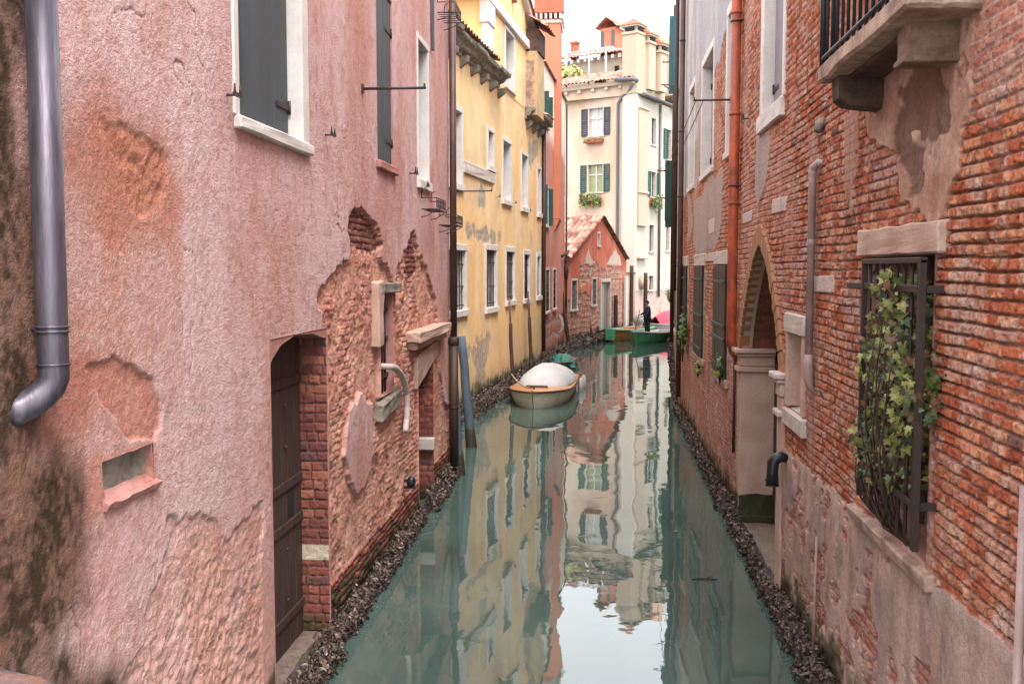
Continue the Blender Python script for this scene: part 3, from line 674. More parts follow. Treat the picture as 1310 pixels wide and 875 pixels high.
# ================================================================ brick building on the right
WB = Wall((2.06, 0), (2.06, 27.3), -1)
brk = thing('brick_building', 'tall red brick palace wall with pointed stone water gate and iron balcony', 'building', (2.06, 12, 0))
bStucco = WB.poly([(1004, 572), (1020, 588), (1060, 622), (1098, 652), (1176, 702), (1192, 742), (1250, 788), (1312, 842), (1700, 1200), (1700, 2600), (1060, 1300), (985, 900), (984, 720), (992, 600)])
bPeel = WB.poly([(1010, 640), (1050, 640), (1090, 690), (1115, 720), (1125, 790), (1160, 880), (1060, 960), (1000, 800), (1000, 690)])
bBal = WB.poly([(1112, 128), (1150, 60), (1236, -10), (1232, 150), (1228, 226), (1206, 262), (1196, 272), (1168, 268), (1150, 262), (1143, 222), (1120, 190), (1108, 150)])
bDark = WB.poly([(1150, 110), (1208, 70), (1212, 150), (1196, 200), (1186, 228), (1176, 240), (1164, 232), (1156, 200), (1154, 160)])
bPlast = WB.poly([(952, -80), (935, 20), (921, 75), (908, 120), (900, 165), (886, 214), (877, 247), (868, 280), (850, 280), (850, -80)])
bGrey = WB.poly([(905, 232), (925, 215), (925, 300), (905, 330), (890, 330), (888, 262)])
bLong = WB.poly([(968, 178), (985, 165), (984, 210), (978, 240), (970, 262), (966, 240)])
bJ = WB.poly([(1172, 300), (1198, 290), (1196, 400), (1193, 560), (1192, 740), (1176, 712)])
bV1 = WB.poly([(1082, 150), (1100, 140), (1098, 225), (1090, 260), (1082, 240)])
bV2 = WB.poly([(1032, 165), (1046, 165), (1046, 500), (1040, 600), (1034, 600), (1036, 300)])
stones = [WB.poly(p) for p in ([(1036, 354), (1068, 352), (1068, 375), (1036, 374)], [(989, 256), (1008, 250), (1006, 270), (988, 274)], [(951, 274), (963, 269), (962, 283), (951, 287)], [(907, 283), (915, 279), (914, 297), (907, 300)], [(903, 325), (915, 323), (915, 334), (903, 335)])]
def brick_fun(S, Z):
    g = fbm(S * 30, Z * 30, 3, 6); g2 = fbm(S * 8, Z * 8, 3, 7); lo = fbm(S * .7, Z * .8, 4, 17); lo2 = fbm(S * 1.6, Z * 1.6, 4, 27)
    # smooth repointed zone high up near the camera, deep weathered joints at eye level
    up = sst(4.35, 4.9, Z + .5 * (lo - .5)) * sst(8.6, 6.6, S); far = sst(12, 17, S)
    low = sst(2.3, 1.5, Z) * 1.0
    m, r1, r2, r3 = brick(S, Z, .275, .0745, .017, 5, .014)
    c = lerpc(np.broadcast_to(lin(206, 116, 82, .9), S.shape + (3,)), lin(172, 92, 68, .9), r1)
    c = mixc(c, lin(218, 148, 112, .9), sst(.62, .85, r2)); c = mixc(c, lin(196, 146, 128, .9), sst(.76, .9, r3) * .8); c = mixc(c, lin(118, 84, 78), (r1 * r3 > .80) * .8)
    c = mixc(c, lin(216, 172, 152, .9), .7 * sst(.52, .66, g2)); c = mixc(c, lin(214, 190, 176, .9), .55 * sst(.6, .72, fbm(S * 3, Z * 4, 5, 49))); c = mixc(c, lin(142, 76, 60), .5 * sst(.57, .7, g))
    pale = np.clip(up * .75 + sst(.52, .7, lo) * .55 * sst(7, 9, S) + far * .25, 0, 1)
    c = mixc(c, lin(208, 152, 138, .9), pale * .7)
    mor = lerpc(np.broadcast_to(lin(132, 90, 74), S.shape + (3,)), lin(206, 168, 152, .9), np.clip(pale + .35 * sst(.5, .7, lo2), 0, 1))
    c = lerpc(mor, c, m)
    dj = (.012 + .013 * sst(7.2, 6.2, S) * sst(4.6, 4.2, Z)) * (1 - .6 * pale)
    h = -dj + m * (dj + .012 * (r3 - .5) * (1 - .6 * pale)) + .012 * (g - .5) * (.5 + m) + .010 * (g2 - .5) + .016 * (lo2 - .5)
    h = h - .012 * m * sst(.58, .70, fbm(S * 24, Z * 24, 2, 47)) * (1 - .5 * pale)
    # a few deeper eroded course joints
    row = np.floor((Z + .012 * (vn(S * 1.3, Z * 0, 3) - .5)) / .0745); ej = sst(.62, .8, hsh(row, row * 0 + 1, 44)) * sst(.45, .6, fbm(S * .8, row * 3.1, 3, 45)) * (1 - up)
    fz = Z / .0745 - np.floor(Z / .0745); h = h - .013 * ej * sst(.22, .1, fz) * (1 - far)
    # lower left part of the wall: washed, pinkish small bricks
    wash = sst(2.35, 1.6, Z) * sst(10.8, 11.6, S)
    c = mixc(c, lin(176, 132, 128), wash * .55 * sst(.3, .6, lo2)); c = mixc(c, lin(198, 178, 172), wash * .5 * sst(.55, .72, g2)); h = h * (1 - .4 * wash)
    # render left on the upper far part
    mp = pmask(S, Z, bPlast, .35, 1.2, .02, 51); pc = lerpc(np.broadcast_to(lin(186, 182, 188), S.shape + (3,)), lin(208, 200, 202), sst(.35, .65, fbm(S * 2, Z * .8, 4, 52)))
    c = lerpc(c, pc, mp); h = h * (1 - mp) + (.012 + .01 * (g2 - .5)) * mp
    mg = np.maximum(pmask(S, Z, bGrey, .35, 1.6, .03, 53), pmask(S, Z, bLong, .1, 3, .02, 54)) * .9
    mg = np.maximum(mg, .85 * sst(.60, .66, fbm(S * .55, Z * .8, 4, 55)) * sst(15, 17, S) * sst(4, 4.4, Z))
    c = mixc(c, lin(192, 172, 166), mg); h = h * (1 - mg) + .008 * mg
    # render around the balcony
    mb_ = pmask(S, Z, bBal, .34, 2.6, .012, 56); bc = lerpc(np.broadcast_to(lin(196, 150, 128), S.shape + (3,)), lin(222, 182, 162), sst(.35, .68, fbm(S * 4, Z * 4, 4, 57)))
    c = lerpc(c, bc, mb_); h = h * (1 - mb_) + (.014 + .016 * (g2 - .5)) * mb_
    md = pmask(S, Z, bDark, .34, 3.2, .02, 58, 5); c = mixc(c, lin(136, 106, 92), md * .85); h = h - .016 * md + .03 * md * (g2 - .5)
    mv = np.maximum(.8 * pmask(S, Z, bV1, .2, 4, .012, 59), .6 * pmask(S, Z, bV2, .16, 3, .02, 60)); c = mixc(c, lin(192, 150, 132), mv * .85); h = h * (1 - mv) + .01 * mv
    mj = pmask(S, Z, bJ, .04, 7, .01, 61); c = mixc(c, lin(206, 158, 142), mj); h = h * (1 - mj) + (.012 + .02 * (g - .5)) * mj
    # render on the foot of the wall
    ms = pmask(S, Z, bStucco, .06, 4.5, .010, 62)
    sc_ = lerpc(np.broadcast_to(lin(204, 172, 160, .9), S.shape + (3,)), lin(180, 152, 144, .9), sst(.38, .66, fbm(S * 1.8, Z * 2.2, 5, 63)))
    sc_ = mixc(sc_, lin(206, 166, 146), .7 * sst(.52, .7, fbm(S * 3, Z * 1.5, 4, 64))); sc_ = mixc(sc_, lin(146, 126, 120), .45 * sst(.6, .68, fbm(S * 5, Z * 2.2, 4, 65)))
    rim = ms * pmask(S, Z, bStucco, .06, 4.5, .16, 62); rim = sst(1.0, .6, rim) * ms
    sc_ = mixc(sc_, lin(220, 192, 178), rim * .7)
    pl = np.clip(pmask(S, Z, bPeel, .5, 2.2, .06, 66) * sst(.47, .6, fbm(S * 4, Z * 5, 5, 67)) + .0, 0, 1)
    pl = np.maximum(pl, .8 * sst(.72, .76, fbm(S * 2.6, Z * 4, 4, 69)))
    sh = .008 + .016 * (fbm(S * 2, Z * 2, 3, 68) - .5) + .010 * (g2 - .5)
    lowc = mixc(c, lin(178, 138, 132), np.full(S.shape, .45))
    c = lerpc(c, lerpc(sc_, lowc, pl), ms); h = h * (1 - ms) + (sh * (1 - pl) + (h - .008) * pl) * ms
    for st in stones:
        mm = pmask(S, Z, st, .012, 6, .006, 70); c = mixc(c, lin(226, 204, 194), mm); h = h * (1 - mm) + (.012 + .01 * (g2 - .5)) * mm
    dr = sst(.55, .75, fbm(S * 7, Z * .5, 3, 90)); c = c * (1 - .16 * dr)[..., None]
    c = c * (.88 + .24 * vn(S * 55, Z * 55, 98))[..., None]
    return h, tidal(c, S, Z, .34, 71)
A0, A1, ASP, ARI = 11.62, 14.95, 2.62, 1.5
AC, AH = (A0 + A1) / 2, (A1 - A0) / 2
def arch_z(s, ex=0.0):
    t = np.clip(np.abs((s - AC) / (AH + ex)), 0, 1); return ASP + (ARI + ex * 1.15) * (1 - t ** 1.4) ** .78
hI = (6.4, 8.0, 1.95, 3.9); hK = (10.36, 11.12, 2.3, 3.12); hB = (6.35, 7.5, 5.34, 7.6)
hU = [(11.85, 13.2, 5.78, 8.2), (15.75, 17.0, 5.74, 7.95), (19.1, 21.2, 5.74, 7.95), (22.9, 24.2, 5.74, 7.95)]
hG = [(16.5, 18.3, 2.0, 3.88), (20.3, 22.2, 2.0, 3.88), (24.2, 25.4, 2.0, 3.88)]
wall_mesh('wall', WB, seq((3.0, 4.5, .05), (4.5, 6.6, .0095), (6.6, 10, .013), (10, 17, .025), (17, 27.3, .05)), seq((-.5, .4, .016), (.4, 5.6, .0068), (5.6, 8, .018), (8, 11.4, .05)), brick_fun,
          [hI, hK, hB] + hU + hG, M['brickwall'], brk, keepfn=lambda s, z: ~((s > A0) & (s < A1) & (z < arch_z(s, .06))))
body(brk, WB, 3.0, 27.3, -.5, 11.4, 6, M['brickr'])
# ---- pointed water gate
mb = MB(); nV = 13
for sgn in (-1, 1):
    for k in range(nV):
        ta, tb = 1 - k / nV, 1 - (k + 1) / nV
        ta, tb = ta ** .8, tb ** .8
        q = []
        for t in (ta, tb):
            s = AC + sgn * AH * t; q.append((s, arch_z(np.array(s)) + 0.0, AC + sgn * (AH + .24) * t, arch_z(np.array(AC + sgn * (AH + .24) * t), .24)))
        (s1, z1, S1, Z1), (s2, z2, S2, Z2) = q; e = .006 * sgn
        P = WB.P; oo = .03 + random.uniform(-.006, .006)
        f = lambda o: [P(s1, float(z1) + .006, o), P(s2, float(z2) - .006 if k < nV - 1 else float(z2), o), P(S2, float(Z2) - .006, o), P(S1, float(Z1) + .006, o)]
        a, b = f(-.12), f(oo); mb.hexa(a + b)
ar = mb.build('arch_ring', mat('tan arch brick', lin(186, 128, 84), .9, 0, .4, 3, .6, 40, stain=lin(150, 120, 92), stain_amt=.7, stain_scale=3), brk, bevel=.008)
mb = MB(); n = 40
ts = [-1 + 2 * i / n for i in range(n + 1)]
for i in range(n):
    sa, sb = AC + AH * ts[i], AC + AH * ts[i + 1]; za, zb = float(arch_z(np.array(sa))), float(arch_z(np.array(sb)))
    quad(mb, WB.P(sa, za, -.02), WB.P(sb, zb, -.02), WB.P(sb, zb, -.16), WB.P(sa, za, -.16))
mb.build('arch_soffit', M['pinkstone'], brk)
ss_ = np.linspace(0, 1, 180); sI = AC + AH * (1 - 2 * ss_)
zI = arch_z(sI); arc = np.concatenate([[0], np.cumsum(np.hypot(np.diff(sI), np.diff(zI)))])
oo = np.linspace(-.16, -.5, 22); A_, O_ = np.meshgrid(arc, oo, indexing='ij')
m_, r1, r2, r3 = brick(O_ * 1.0, A_, .26, .085, .016, 31, .01)
cc = lerpc(np.broadcast_to(lin(140, 100, 84), A_.shape + (3,)), lerpc(np.broadcast_to(lin(170, 108, 82), A_.shape + (3,)), lin(130, 84, 70), r1), m_)
sd = .014 * m_; xs = np.interp(A_, arc, sI); zz = np.interp(A_, arc, zI) + .02 - sd; xs = AC + (xs - AC) * (1.012)
co = np.stack([2.06 - O_, xs, zz], -1).reshape(-1, 3)
link_mesh('arch_brickwork', np_mesh('arch_brickwork', co, grid_faces(180, 22), cc.reshape(-1, 3)), M['brickwall'], brk)
mb = MB()
mb.wbox(WB, A1 - .02, A1 + .3, -.4, ASP - .26, -.5, .0); far_pier = mb.build('stone_pier', M['pinkstone'], brk, bevel=.012, sub=5, rough=.008)
mb = MB()
for z0, z1, e in ((ASP - .05, ASP + .02, .10), (ASP - .1, ASP - .055, .06), (ASP - .25, ASP - .105, .015), (ASP - .33, ASP - .255, .055)):
    mb.wbox(WB, A1 - .02 - e, A1 + .3, z0, z1, -.5 , .0 + e)
mb.build('capital', M['pinkstone'], far_pier, bevel=.014, sub=3, rough=.006)
mb = MB(); mb.wbox(WB, A1 - .035, A1 + .32, -.4, .46, -.5, .01); mb.wbox(WB, A1 - .06, A1 + .32, -.4, .14, -.5, .03); mb.build('mossy_base', M['moss'], far_pier, bevel=.01, sub=6, rough=.02)
mb = MB(); mb.wbox(WB, A0 - .26, A0 + .02, -.4, ASP - .26, -.16, .035); near_pier = mb.build('stone_pier', M['pinkstone'], brk, bevel=.012, sub=5, rough=.006)
mb = MB()
for z0, z1, e in ((ASP - .05, ASP + .02, .10), (ASP - .1, ASP - .055, .06), (ASP - .25, ASP - .105, .02), (ASP - .48, ASP - .41, .05)):
    mb.wbox(WB, A0 - .26 - e * .4, A0 + .02 + e * .6, z0, z1, -.16, .035 + e)
mb.build('capital', M['stone'], near_pier, bevel=.014, sub=3, rough=.006)
mb = MB(); mb.wbox(WB, A0 - .1, A0, -.4, ASP, -.6, -.162); mb.build('gate_jamb', M['brickr'], brk)
mb = MB(); plank_leaf(mb, WB, A0 - .1, A1 + .2, .05, ASP - .2, -.56, -.5, 16); gate = mb.build('gate_door', M['doorwood'], brk)
mb = MB(); mb.wbox(WB, A0 - .1, A1 + .3, -.2, 4.6, -.72, -.66); mb.build('gate_backing', M['dark'], brk)
mb = MB()
for k in range(22): mb.tube([WB.P(A0 + k * .16, ASP - .2, -.53), WB.P(A0 + k * .16, 4.4, -.53)], .014, 6)
for z in (ASP - .15, ASP + .35, ASP + .85): mb.wbox(WB, A0, A1, z - .02, z + .02, -.545, -.515)
mb.build('gate_grille', M['iron'], brk)
mb = MB(); mb.wbox(WB, A0 - .2, A1 + .05, -.5, .03, -.6, .12); mb.build('landing', M['silt'], brk, bevel=.01, sub=5, rough=.02)
# ---- small stone window
fw = .17; w = backing(WB, hK, .26, M['pinkstone'], brk, 'window')
mb = MB(); s0, s1, z0, z1 = hK
mb.wbox(WB, s1, s1 + .12, z0, z1, -.28, .03); mb.wbox(WB, s0 - .1, s0, z0, z1, -.28, .03); mb.build_each('jamb_stone', M['pinkstone'], w, bevel=.01, sub=3, rough=.01)
mb = MB(); mb.wbox(WB, s0 - .16, s1 + .14, z1, z1 + .21, -.28, .045); mb.build('lintel', M['stone'], w, bevel=.012, sub=3, rough=.01)
mb = MB(); mb.hexa([WB.P(s0 - .2, z0 - .2, -.28), WB.P(s0 - .2, z0 - .2, .05), WB.P(s1 + .14, z0 - .2, .05), WB.P(s1 + .14, z0 - .2, -.28), WB.P(s0 - .2, z0 + .01, -.28), WB.P(s0 - .2, z0 - .02, .05), WB.P(s1 + .14, z0 - .02, .05), WB.P(s1 + .14, z0 + .01, -.28)][0:8]); mb.build('sill', M['stone'], w, bevel=.012, sub=3, rough=.008)
# ---- ivy window with protruding cage
w = backing(WB, hI, .4, M['dark'], brk, 'window'); reveal(WB, hI, .42, M['pinkr'], w, 'jamb')
mb = MB(); mb.wbox(WB, 6.22, 8.16, 3.9, 4.1, -.2, .05); mb.build('lintel', M['pinkstone'], w, bevel=.012, sub=6, rough=.012)
mb = MB(); mb.hexa([WB.P(6.25, 1.8, -.4), WB.P(6.25, 1.8, .05), WB.P(8.2, 1.8, .05), WB.P(8.2, 1.8, -.4), WB.P(6.25, 1.97, -.4), WB.P(6.25, 1.9, .07), WB.P(8.2, 1.9, .07), WB.P(8.2, 1.97, -.4)][0:8]); mb.build('sill', M['beigestone'], w, bevel=.012, sub=6, rough=.012)
co_ = .12; c0, c1, cz0, cz1 = 6.24, 7.62, 2.06, 3.86
mb = MB()
mb.wbox(WB, c0, c0 + .055, cz0, cz1, co_ - .02, co_ + .02); mb.wbox(WB, c1 - .04, c1, cz0 + .05, cz1, co_ - .02, co_ + .02)
mb.wbox(WB, c0, c1, cz1 - .02, cz1 + .015, co_ - .022, co_ + .022)
for z in (3.68, 3.0, 2.34): mb.wbox(WB, c0 + .056, c1 - .042, z - .022, z + .022, co_ - .012, co_ + .012)
for z in (3.68, 2.34):
    for s in (c0 + .005, c1 - .03): mb.wbox(WB, s, s + .035, z - .024, z + .024, -.04, co_ - .021)
mb.wbox(WB, c1 - .02, 8.1, 3.66, 3.7, co_ - .01, co_ + .01)
for k in range(8):
    s = c0 + .16 + k * .165; mb.tube([WB.P(s, cz0 - .02 + .04 * (k % 2), co_ - .03), WB.P(s, cz1, co_ - .03)], .014, 7)
mb.build('window_cage', M['iron'], w, bevel=.003)
mb = MB()
for k in range(7): mb.wbox(WB, 6.6 + k * .2, 6.64 + k * .2, 1.95, 3.9, -.3, -.26)
mb.build('inner_slat', M['oldwood'], w)
# ---- upper shuttered windows, grilled ground floor windows
for h, d in zip(hU, (.14, .2, .2, .2)):
    shut_window(brk, WB, h, d, M['shutlilac'], .26 if h[0] < 12 else .16, M['whitewall'], sw=.22 if h[0] < 12 else .12)
for i, h in enumerate(hG):
    s0, s1, z0, z1 = h
    w = backing(WB, h, .3, M['dark'], brk, 'window'); reveal(WB, h, .32, M['brickr'], w, 'jamb')
    mb = MB(); mb.wbox(WB, s0 - .1, s1 + .1, z1, z1 + .24, -.2, .04); mb.build('lintel', M['stone'], w, bevel=.012, sub=3, rough=.01)
    mb = MB(); mb.wbox(WB, s0 - .12, s0 - .002, z0, z1, -.1, .02); mb.wbox(WB, s0 - .15, s1 + .1, z0 - .14, z0 - .002, -.2, .06); mb.build('sill', M['beigestone'], w, bevel=.012, sub=3, rough=.01)
    mb = MB(); plank_leaf(mb, WB, s0 + .01, s1 - .01, z0 + .01, z1 - .01, .02, .06, 4); sh = mb.build('shutter', M['blackiron'], w, bevel=.004)
    mb = MB()
    for f_ in (.1, .34, .46, .85): z = z0 + (z1 - z0) * f_; mb.wbox(WB, s0 - .02, s1 + .02, z - .025, z + .025, .066, .085)
    mb.build_each('shutter_strap', M['shutgrey'], w, bevel=.004)
# ---- balcony
b0, b1 = 5.75, 8.06
mb = MB(); P = WB.P
mb.wbox(WB, b0, b1, 5.23, 5.36, -.05, .41)
slab = mb.build('balcony', M['beigestone'], brk, bevel=.02, sub=6, rough=.014)
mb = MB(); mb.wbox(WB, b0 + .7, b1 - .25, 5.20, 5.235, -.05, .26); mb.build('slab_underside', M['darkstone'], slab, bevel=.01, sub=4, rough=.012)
for s in (6.06, 7.62):
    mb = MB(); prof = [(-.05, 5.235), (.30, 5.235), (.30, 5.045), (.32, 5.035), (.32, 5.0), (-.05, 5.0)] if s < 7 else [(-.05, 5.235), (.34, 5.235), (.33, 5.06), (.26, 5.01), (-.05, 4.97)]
    mb.prism(prof, lambda a, b, d: WB.P(d, b, a), s, s + .22); mb.build('corbel', M['corbelstone'] if s < 7 else M['darkstone'], slab, bevel=.006, sub=2, rough=.006)
mb = MB()
for z in (5.42, 6.35):
    for a, b in (((b0 + .03, .37), (b1 - .03, .37)), ((b0 + .03, .37), (b0 + .03, .0)), ((b1 - .03, .37), (b1 - .03, .0))):
        p, q = P(a[0], z, a[1]), P(b[0], z, b[1]); mb.tube([p, q], .018, 6)
for k in range(15):
    s = b0 + .03 + (b1 - b0 - .06) * k / 14; mb.tube([P(s, 5.36, .37), P(s, 6.35, .37)], .0125 if k not in (0, 14) else .024, 6)
for s in (b0 + .03, b1 - .03):
    for o in (.09, .18, .28): mb.tube([P(s, 5.42, o), P(s, 6.35, o)], .011, 6)
mb.build('railing', M['blackiron'], slab)
w = backing(WB, hB, .3, M['dark'], brk, 'balcony_door'); frame(WB, hB, .14, .3, M['stone'], w, .02, sill=False)
mb = MB(); leaf_panel(mb, WB, 6.36, 6.92, 5.38, 7.6, -.16, -.12); leaf_panel(mb, WB, 6.93, 7.49, 5.38, 7.6, -.16, -.12); mb.build('shutter', M['shutlilac'], w)
# ---- pipes and fittings on the brick wall
def wpipe(W, pts, o, r, m, parent, **k): return drainpipe([W.P(*W.loc(u, v, o), o) for u, v in pts], r, m, parent, **k)
s = WB.s(937, 345, .1); zb = WB.z(934, 440, .1)
pp = drainpipe([WB.P(s, 11.4, .1), WB.P(s, zb + .1, .1), WB.P(s + .02, zb, .09), WB.P(s + .06, zb - .12, .05), WB.P(s + .08, zb - .2, -.05)], .076, 'rustpipe', brk, n=16,
               collars=[WB.P(s, z, .1) for z in (WB.z(938, 25, .1), WB.z(937, 150, .1), WB.z(935, 262, .1))])
mb = MB()
for v in (38, 240): z = WB.z(937, v, .1); mb.tube([WB.P(s, z, .1), WB.P(s, z + .02, .1)], .088, 14); mb.tube([WB.P(s - .1, z + .01, .1), WB.P(s - .1, z + .01, -.02)], .01, 5)
mb.build_each('pipe_clamp', M['iron'], pp, per=2)
drainpipe([WB.P(s + .1, zb, .03), WB.P(s + .1, 1.0, .03)], .022, 'darkpipe', brk, name='cable')
o = .06; s = WB.s(1037, 345, o); zt = WB.z(1037, 222, o); zb = WB.z(1036, 470, o)
drainpipe([WB.P(s - .1, zt + .08, -.05), WB.P(s - .07, zt + .08, .03), WB.P(s - .03, zt + .05, .055), WB.P(s, zt, o), WB.P(s, zb, o)], .036, 'greypipe', brk, n=12, collars=[WB.P(s, zt + .0, o), WB.P(s, WB.z(1037, 310, o), o)])
mb = MB(); mb.tube([WB.P(s, zb + .12, o), WB.P(s, zb, o), WB.P(s, zb - .1, o), WB.P(s, zb - .2, o - .02), WB.P(s, zb - .26, -.03)], [.037, .05, .05, .036, .03], 12); mb.build('pipe_trap', M['greypipe'], brk)
mb = MB(); p0 = WB.P(s - .12, WB.z(1040, 172, 0), 0); mb.tube([p0 + Vector((.03, 0, .06)), p0 + Vector((-.03, 0, .03)), p0 + Vector((-.05, -.02, -.04))], [.045, .05, .04], 8); mb.build('vent_cowl', M['greystone'], brk, rough=.01)
s, z = WB.loc(1186, 186); mb = MB(); mb.tube([WB.P(s, z, -.04), WB.P(s, z + .005, .03), WB.P(s - .02, z + .03, .07), WB.P(s - .05, z + .075, .085)], [.022, .028, .03, .028], 10); mb.build('pipe_stub', M['pinkstone'], brk)
s = WB.s(905, 345, .1)
drainpipe([WB.P(25.2, 11.4, .12), WB.P(25.2, 3.6, .12), WB.P(25.3, 3.4, .12), WB.P(25.3, .6, .12)], .065, 'brownpipe', brk, collars=[WB.P(25.2, z, .12) for z in (9.4, 7.2, 5.6, 3.9)], cm='darkpipe')
o = .07; s = WB.s(1308, 700, o); drainpipe([WB.P(s, WB.z(1308, 620, o), o), WB.P(s, -.2, o)], .022, 'greypipe', brk)
s, z = WB.loc(1002, 590, .04); P = WB.P; mb = MB()
mb.tube([P(s, z + .03, .0), P(s, z + .05, .06), P(s, z + .03, .12), P(s, z - .02, .15), P(s, z - .12, .155), P(s, z - .26, .155)], [.045, .06, .066, .066, .062, .07], 14)
mb.tube([P(s, z - .26, .155), P(s, z - .275, .155)], .078, 14); mb.tube([P(s, z - .2, .155), P(s + .03, z - .22, .23)], .01, 6); mb.build('black_outlet', M['black'], brk)
bracket_bar(WB, *WB.loc(935, 128), .60, brk); hook(WB, *WB.loc(958, 152), brk); hook(WB, *WB.loc(946, 192), brk)
s, z = WB.loc(1046, 640, .05); drainpipe([WB.P(s, 1.32, .05), WB.P(s + .02, .2, .06)], .013, 'greypipe', brk, name='cable')
footing('canal_footing', WB, 4.5, 11.3, (.29, .23), .17, .04, 14); footing('canal_footing', WB, 11.3, 15.3, (.28, .24), .08, .04, 15); footing('canal_footing', WB, 15.3, 27.3, (.22, .08), .17, .05, 16)
shells('mussel_crust', 'band of mussels and oysters along the foot of the red brick wall', WB, 6.5, 11.3, (.28, .22), 4200, .022, .17)
shells('mussel_crust', 'mussels lining the step in front of the stone water gate', WB, 11.3, 15.2, (.22, .18), 2900, .023, .08)
shells('mussel_crust', 'thin line of shells at the waterline under the black shutters', WB, 15.2, 27.3, (.22, .08), 4200, .027, .17)
# ---- ivy
ivp = [(1126, 346), (1146, 348), (1152, 400), (1160, 440), (1176, 480), (1172, 520), (1158, 560), (1152, 610), (1130, 634), (1104, 618), (1094, 575), (1080, 552), (1100, 515), (1100, 440), (1116, 400)]
pl = np.array([WB.loc(u, v, .16) for u, v in ivp]); iv = thing('ivy', 'green ivy climbing over the iron cage of the brick wall window', 'climbing plant', WB.P(7.0, 2.0, .1))
pos = []; nr = []
while len(pos) < 1750:
    a = np.array([rng.uniform(*(pl[:, 0].min(), pl[:, 0].max()))]); b = np.array([rng.uniform(pl[:, 1].min(), pl[:, 1].max())])
    if poly_sd(a, b, [tuple(p) for p in pl])[0] + .16 * (fbm(a * 4, b * 4, 3, 5)[0] - .5) < -.0 and rng.random() < .55 + 1.2 * sst(.4, .6, fbm(a * 5, b * 5, 2, 8))[0]:
        o = rng.uniform(-.02, .19) if rng.random() < .8 else rng.uniform(-.1, 0); pos.append(WB.P(a[0], b[0], o)); nr.append(Vector((-1, -.7, .35)) + Vector(rng.normal(0, .5, 3)))
IVY = [lin(126, 134, 58, .58), lin(96, 116, 54, .55), lin(150, 156, 84, .6), lin(80, 98, 48, .5), lin(176, 168, 100, .6), lin(128, 108, 64, .5), lin(74, 82, 44, .5), lin(140, 96, 66, .5)]
leaves(pos, nr, .056, IVY, 'foliage', iv)
mb = MB()
for k in range(34):
    p = WB.P(rng.uniform(6.7, 7.5), 1.95, .0); pts = [p]; e = pos[rng.integers(len(pos))]
    for j in range(1, 7): pts.append(p.lerp(e, j / 6) + Vector((-.12 * math.sin(j / 6 * PI), rng.normal(0, .03), rng.normal(0, .02))))
    mb.tube(pts, [.009 - .001 * j for j in range(7)], 5)
mb.build('stem', M['pole'], iv)
for lb, u, v, o, n, sz, r in (('small green plant hanging from the nearest black shuttered window', 921, 468, .1, 36, .09, (.1, .25, .30)), ('green weed growing on the sill of the middle black shuttered window', 893, 470, .1, 22, .08, (.1, .2, .2)), ('leafy tuft hanging at the farthest black shuttered window', 873.5, 425, .14, 110, .12, (.12, .4, .7))):
    bush('wall_plant', lb, 'plant', WB.P(*WB.loc(u, v, o), o), *r, n, sz, GREENS, 'plants rooted in the brick wall')

# ================================================================ yellow building
yx = lambda y: -3.75 + .104 * (y - 23.7)
WY = Wall((yx(18.05), 18.05), (yx(37.9), 37.9), 1); LY = WY.L
yel = thing('yellow_building', 'yellow plaster house with barred stone framed windows and gabled dormer', 'building', (*WY.P(LY / 2, 0).xy, 0))
yP = [WY.poly(p) for p in ([(600, 446), (612, 432), (628, 428), (626, 452), (618, 470), (622, 500), (612, 494), (606, 470)], [(612, 240), (622, 238), (620, 268), (613, 270)], [(590, 296), (604, 290), (640, 303), (640, 312), (600, 306)], [(675, 185), (688, 180), (688, 200), (676, 215)])]
def yel_fun(S, Z):
    n = fbm(S * .6, Z * .5, 4, 5); n2 = fbm(S * 2, Z * 1, 4, 6); st = fbm(S * 3, Z * .3, 3, 9); g = fbm(S * 9, Z * 9, 3, 4)
    c = lerpc(np.broadcast_to(lin(244, 200, 144, .92), S.shape + (3,)), lin(249, 216, 168, .92), sst(.35, .65, .5 * n + .5 * st))
    c = mixc(c, lin(240, 194, 138, .95), .6 * sst(.54, .68, n2)); c = mixc(c, lin(222, 198, 168), .5 * sst(.57, .68, fbm(S * 1.2, Z * 1.2, 5, 12)))
    c = mixc(c, lin(232, 196, 152, .9), .7 * sst(2.4, 1.0, Z + 1.5 * (n2 - .5)))
    h = .02 * (n2 - .5) + .006 * (g - .5)
    for i, p in enumerate(yP):
        m = pmask(S, Z, p, .4, 3.0, .05, 20 + i); c = lerpc(c, lerpc(np.broadcast_to(lin(206, 186, 166), S.shape + (3,)), lin(170, 158, 148), sst(.4, .6, g)), m * .9); h = h - m * (.02 - .02 * g)
    lo = sst(1.0, .35, Z + .9 * (n2 - .5)); c = mixc(c, lin(186, 170, 140), lo * .7)
    return h, tidal(c, S, Z, .5, 9)
def px_hole(W, u0, u1, v0, v1, fw):
    um = (u0 + u1) / 2; return (W.s(u0) + fw, W.s(u1) - fw, W.z(um, v1) + fw, W.z(um, v0) - fw)
yw = [px_hole(WY, *a, .16) for a in ((570, 597, 312, 406), (620, 636, 313, 400), (646, 659, 316, 391), (669, 678, 320, 388), (686, 691.5, 323, 384))]
yu = [px_hole(WY, *a, .14) for a in ((574, 592, 134, 242), (623, 632, 163, 219), (642, 654, 177, 262), (666, 675, 194, 271), (686.5, 691.5, 212, 278))]
gz = px_hole(WY, 645, 657.5, 39, 117, .12)
dS0, dS1 = WY.s(621), WY.s(685); ZC = 9.35
wall_mesh('wall', WY, seq((0, LY, .05)), seq((-.5, 9.4, .05)), yel_fun, yw + yu, M['farwall'], yel)
body(yel, WY, 0, LY, -.5, ZC + .04, 8, M['yellowr'])
